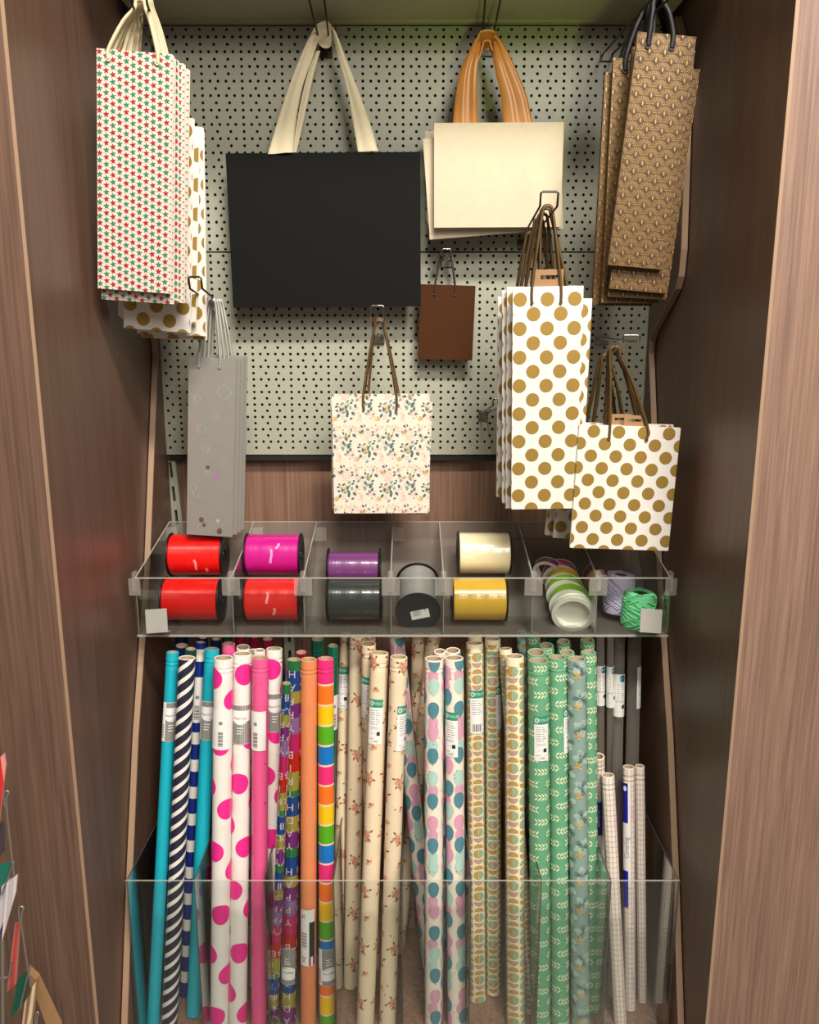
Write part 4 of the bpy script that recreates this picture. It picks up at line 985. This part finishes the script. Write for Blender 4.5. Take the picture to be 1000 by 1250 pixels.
# right: greens
roll('leaf', 657.5, 807, 660, 1250, 24, 'sage green leaf print roll with a label facing front', spin=.1, lab=('oc', 897, .1))
roll('leaf', 680.5, 803, 684, 1250, 22, 'sage green leaf print roll, its label edge at the right', spin=1.3, lab=('oc', 890, 1.2))
roll('flower', 704, 805, 709, 1250, 23, 'blue-grey roll with large outlined flowers', spin=.2)
roll('leaf', 718.5, 797, 721, 1232, 19, 'sage green leaf print roll right of the blue-grey one', spin=2.5)
roll('flower', 637, 772, 640, 1130, 13, 'blue-grey flower roll behind, left of the green rolls', spin=1)
roll('leaf', 655, 797, 655, 1170, 22, 'green leaf roll end just behind the labelled one', spin=3)
roll('leaf', 651, 775, 652, 1128, 17, 'green leaf roll end at the back left of the green group', spin=1.7)
roll('leaf', 667, 789, 670, 1150, 19, 'green leaf roll end in the second row, left', spin=4)
roll('leaf', 692, 797, 694, 1176, 18, 'green leaf roll end behind the blue-grey roll', spin=5)
roll('leaf', 688, 784, 690, 1140, 17, 'green leaf roll end in the dark middle of the group', spin=2)
roll('leaf', 717, 782, 719, 1148, 18, 'green leaf roll end at the back right of the group', spin=.3)
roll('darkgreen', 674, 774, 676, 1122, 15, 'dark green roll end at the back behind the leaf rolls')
# clear film rolls
CG = 'clear cellophane rolls'
roll('clear', 733, 773, 733, 1190, 10, 'clear film roll next to the leaf rolls', lab=('ocl', 836, .1), group=CG, name='film_roll')
roll('clear', 745.5, 774, 744, 1180, 9, 'clear film roll with a blue seal on its label', lab=('ocl', 838, .2), group=CG, name='film_roll')
roll('clear', 757, 777, 748, 1215, 13, 'clear film roll with the widest white label', lab=('ocl', 848, .0), group=CG, name='film_roll')
roll('clear', 775, 773, 766, 1195, 17, 'rightmost clear film roll with a bright highlight', lab=('ocl', 838, 1.2), group=CG, name='film_roll')
KG = 'squared book-covering film rolls'
roll('grid', 731, 924, 734, 1241, 15, 'squared film roll with a blue label, leftmost', L=.50, lab=('film', 1000, -.35), spin=.2, group=KG, name='film_roll')
roll('grid', 742, 947, 757, 1247, 16, 'squared film roll leaning left above, second from left', L=.47, spin=.5, group=KG, name='film_roll')
roll('grid', 767.5, 937, 769, 1231, 15, 'squared film roll with two blue label panels', L=.47, lab=('film2', 985, -.75), spin=.1, group=KG, name='film_roll')
roll('grid', 781, 936, 784, 1222, 12.5, 'unlabelled squared film roll right of the one with two blue panels', L=.47, spin=.9, group=KG, name='film_roll')

for a_, k_ in sorted(QUEUE, key=lambda q: -q[0][4]): make_roll(*a_, **k_)
print('ROLLS', NR)
# ------------------------------------------------------------------ roll bin
BY, BZ = 1.25, -.915
bn = empty('roll_bin', 'clear acrylic bin with dividers in front of the wrapping rolls', 'bin', loc=(0, BY, ZB))
q = MB(); q.box((-TW, -.003, -.05), (TW, 0, BZ+1.25)); f = q.build('front_panel', acrylic, bn)
q = MB(); q.box((-TW, -.0030, BZ+1.25), (TW, .0, BZ+1.2508)); q.build('front_panel_edge', acr_edge, f)
for px in (155, 237, 322, 407, 491, 575, 661, 746, 831):
    x = max(-TW+.0016, min(TW-.0016, (px-500)*.001413+CX)); q = MB(); q.box((x-.0014, .0005, .0), (x+.0014, .395, BZ+1.249)); d = q.build('divider', acrylic, bn)
    e = MB(); e.tube([(x, 0, 0), (x, 0, BZ+1.25), (x, .01, BZ+1.2505), (x, .395, BZ+1.2505)], .0010, 6); e.build('divider_edge', mat('acrylic_cut_edge', (74, 70, 68), .3), d)

# ------------------------------------------------------------------ card rack at the left
def bar(q, a, b, r=.0018): q.tube([a, b], r, 6)
rackm = mat('rack_wire', (150, 146, 136), .3, .6)
rk = empty('card_rack', 'wire greeting card rack at the lower left edge', 'rack', loc=P(10, 1240, .95))
O = P(10, 1240, .95)
def rp(px, py, Y=.95): return P(px, py, Y)-O
q = MB(); bar(q, rp(3, 1150), rp(4, 1330), .0028); bar(q, rp(-14, 880, 1.0), rp(-10, 1330), .003); q.build('post', rackm, rk)
for (a, b, c, d) in (((5, 968), (11, 967), (6, 984), (17, 1068)), ((23, 1108), (29, 1109), (24, 1126), (38, 1205)), ((44, 1237), (47, 1237), (43, 1250), (50, 1300))):
    q = MB(); q.tube(cat([rp(*c), rp(*a), rp(*b), rp(c[0]+2, c[1]), rp(*d)], 3), .0013, 6); q.build('wire_loop', rackm, rk)
for (a, b) in (((17, 1052), (2, 1092)), ((37, 1178), (24, 1232))):
    q = MB(); bar(q, rp(*a), rp(*b), .0011); bar(q, rp(a[0]-3, a[1]+1, .99), rp(b[0]-3, b[1], .99), .0010); q.build('pocket_wire', rackm, rk)
q = MB(); q.tube(cat([rp(-4, 1195), rp(9, 1193), rp(12, 1188), rp(14, 1172)], 4), .0016, 6); q.build('hook_wire', rackm, rk)
def card(pts, Y, label, rgb, t=.003, grp='greeting cards in the wire rack', stripe=None):
    o = sum((P(*p, Y) for p in pts), Vector())/len(pts); r = empty('greeting_card', label, 'card', grp, loc=o)
    q = MB(); n = len(pts); vs = [P(*p, Y)-o for p in pts] + [P(*p, Y)-o+Vector((0, t, 0)) for p in pts]
    q.add(vs, [tuple(range(n)), tuple(range(n, 2*n))[::-1]] + [(k, n+k, n+(k+1) % n, (k+1) % n) for k in range(n)]); q.build('folded_card', mat('card_%d_%d_%d' % rgb, rgb, .4, coat=.3), r)
    if stripe:
        q = MB(); a, b, c2, d2 = [P(*p, Y)-o for p in (pts[0], pts[1], pts[2], pts[3])]; e = Vector((0, -.0006, 0))
        q.add([a.lerp(b, .25)+e, a.lerp(b, .75)+e, d2.lerp(c2, .75)+e, d2.lerp(c2, .25)+e], [(0,1,2,3)]); q.build('printed_front', mat('cardprint_%d_%d_%d' % stripe, stripe, .4), r)
card([(-12, 935), (5, 920), (7, 935), (-2, 1010)], .965, 'red and white card at the top of the rack', (222, 150, 140), stripe=(214, 40, 44))
card([(-10, 1060), (13, 1052), (10, 1070), (-6, 1096)], .97, 'teal card in the upper pocket of the rack', (30, 110, 96))
card([(8, 1078), (21, 1068), (19, 1090), (2, 1150)], .945, 'white envelope leaning in the rack', (216, 208, 206), stripe=(190, 180, 186))
card([(2, 1082), (12, 1072), (6, 1120), (-6, 1150)], .955, 'pale envelope behind the leaning white one', (200, 190, 194))
card([(18, 1128), (25, 1126), (20, 1200), (8, 1212)], .965, 'rose card standing in the middle of the rack', (176, 110, 100), stripe=(190, 70, 66))
card([(22, 1196), (36, 1184), (30, 1222), (12, 1245)], .97, 'dark green card in the lower pocket of the rack', (18, 84, 66))
card([(30, 1224), (44, 1200), (38, 1262), (22, 1290)], .955, 'cream card in front at the bottom of the rack', (196, 170, 134), stripe=(140, 104, 80))
r_ = empty('wooden_slat', 'tan wooden slat leaning beside the card rack', 'slat', loc=P(50, 1220, 1.05)); O2 = P(50, 1220, 1.05)
q = MB(); pts = [(33, 1186), (44, 1196), (72, 1256), (60, 1262)]; n = 4
q.add([P(*p, 1.05)-O2 for p in pts]+[P(*p, 1.05)-O2+Vector((0, .012, 0)) for p in pts], [(0,1,2,3),(7,6,5,4)]+[(k, n+k, n+(k+1) % n, (k+1) % n) for k in range(n)]); q.build('slat_board', mat('tan_slat', (160, 124, 84), .5), r_)
card([(-8, 1110), (4, 1098), (3, 1130), (-8, 1185)], .96, 'blue-violet card low behind the white envelopes', (96, 90, 150))
card([(38, 1206), (46, 1196), (42, 1236), (28, 1270)], .95, 'brown and cream card, rightmost in the bottom pocket', (150, 112, 84), stripe=(214, 196, 160))
card([(-10, 1015), (4, 1002), (5, 1040), (-8, 1056)], .975, 'dark mixed card above the teal one', (70, 60, 62))
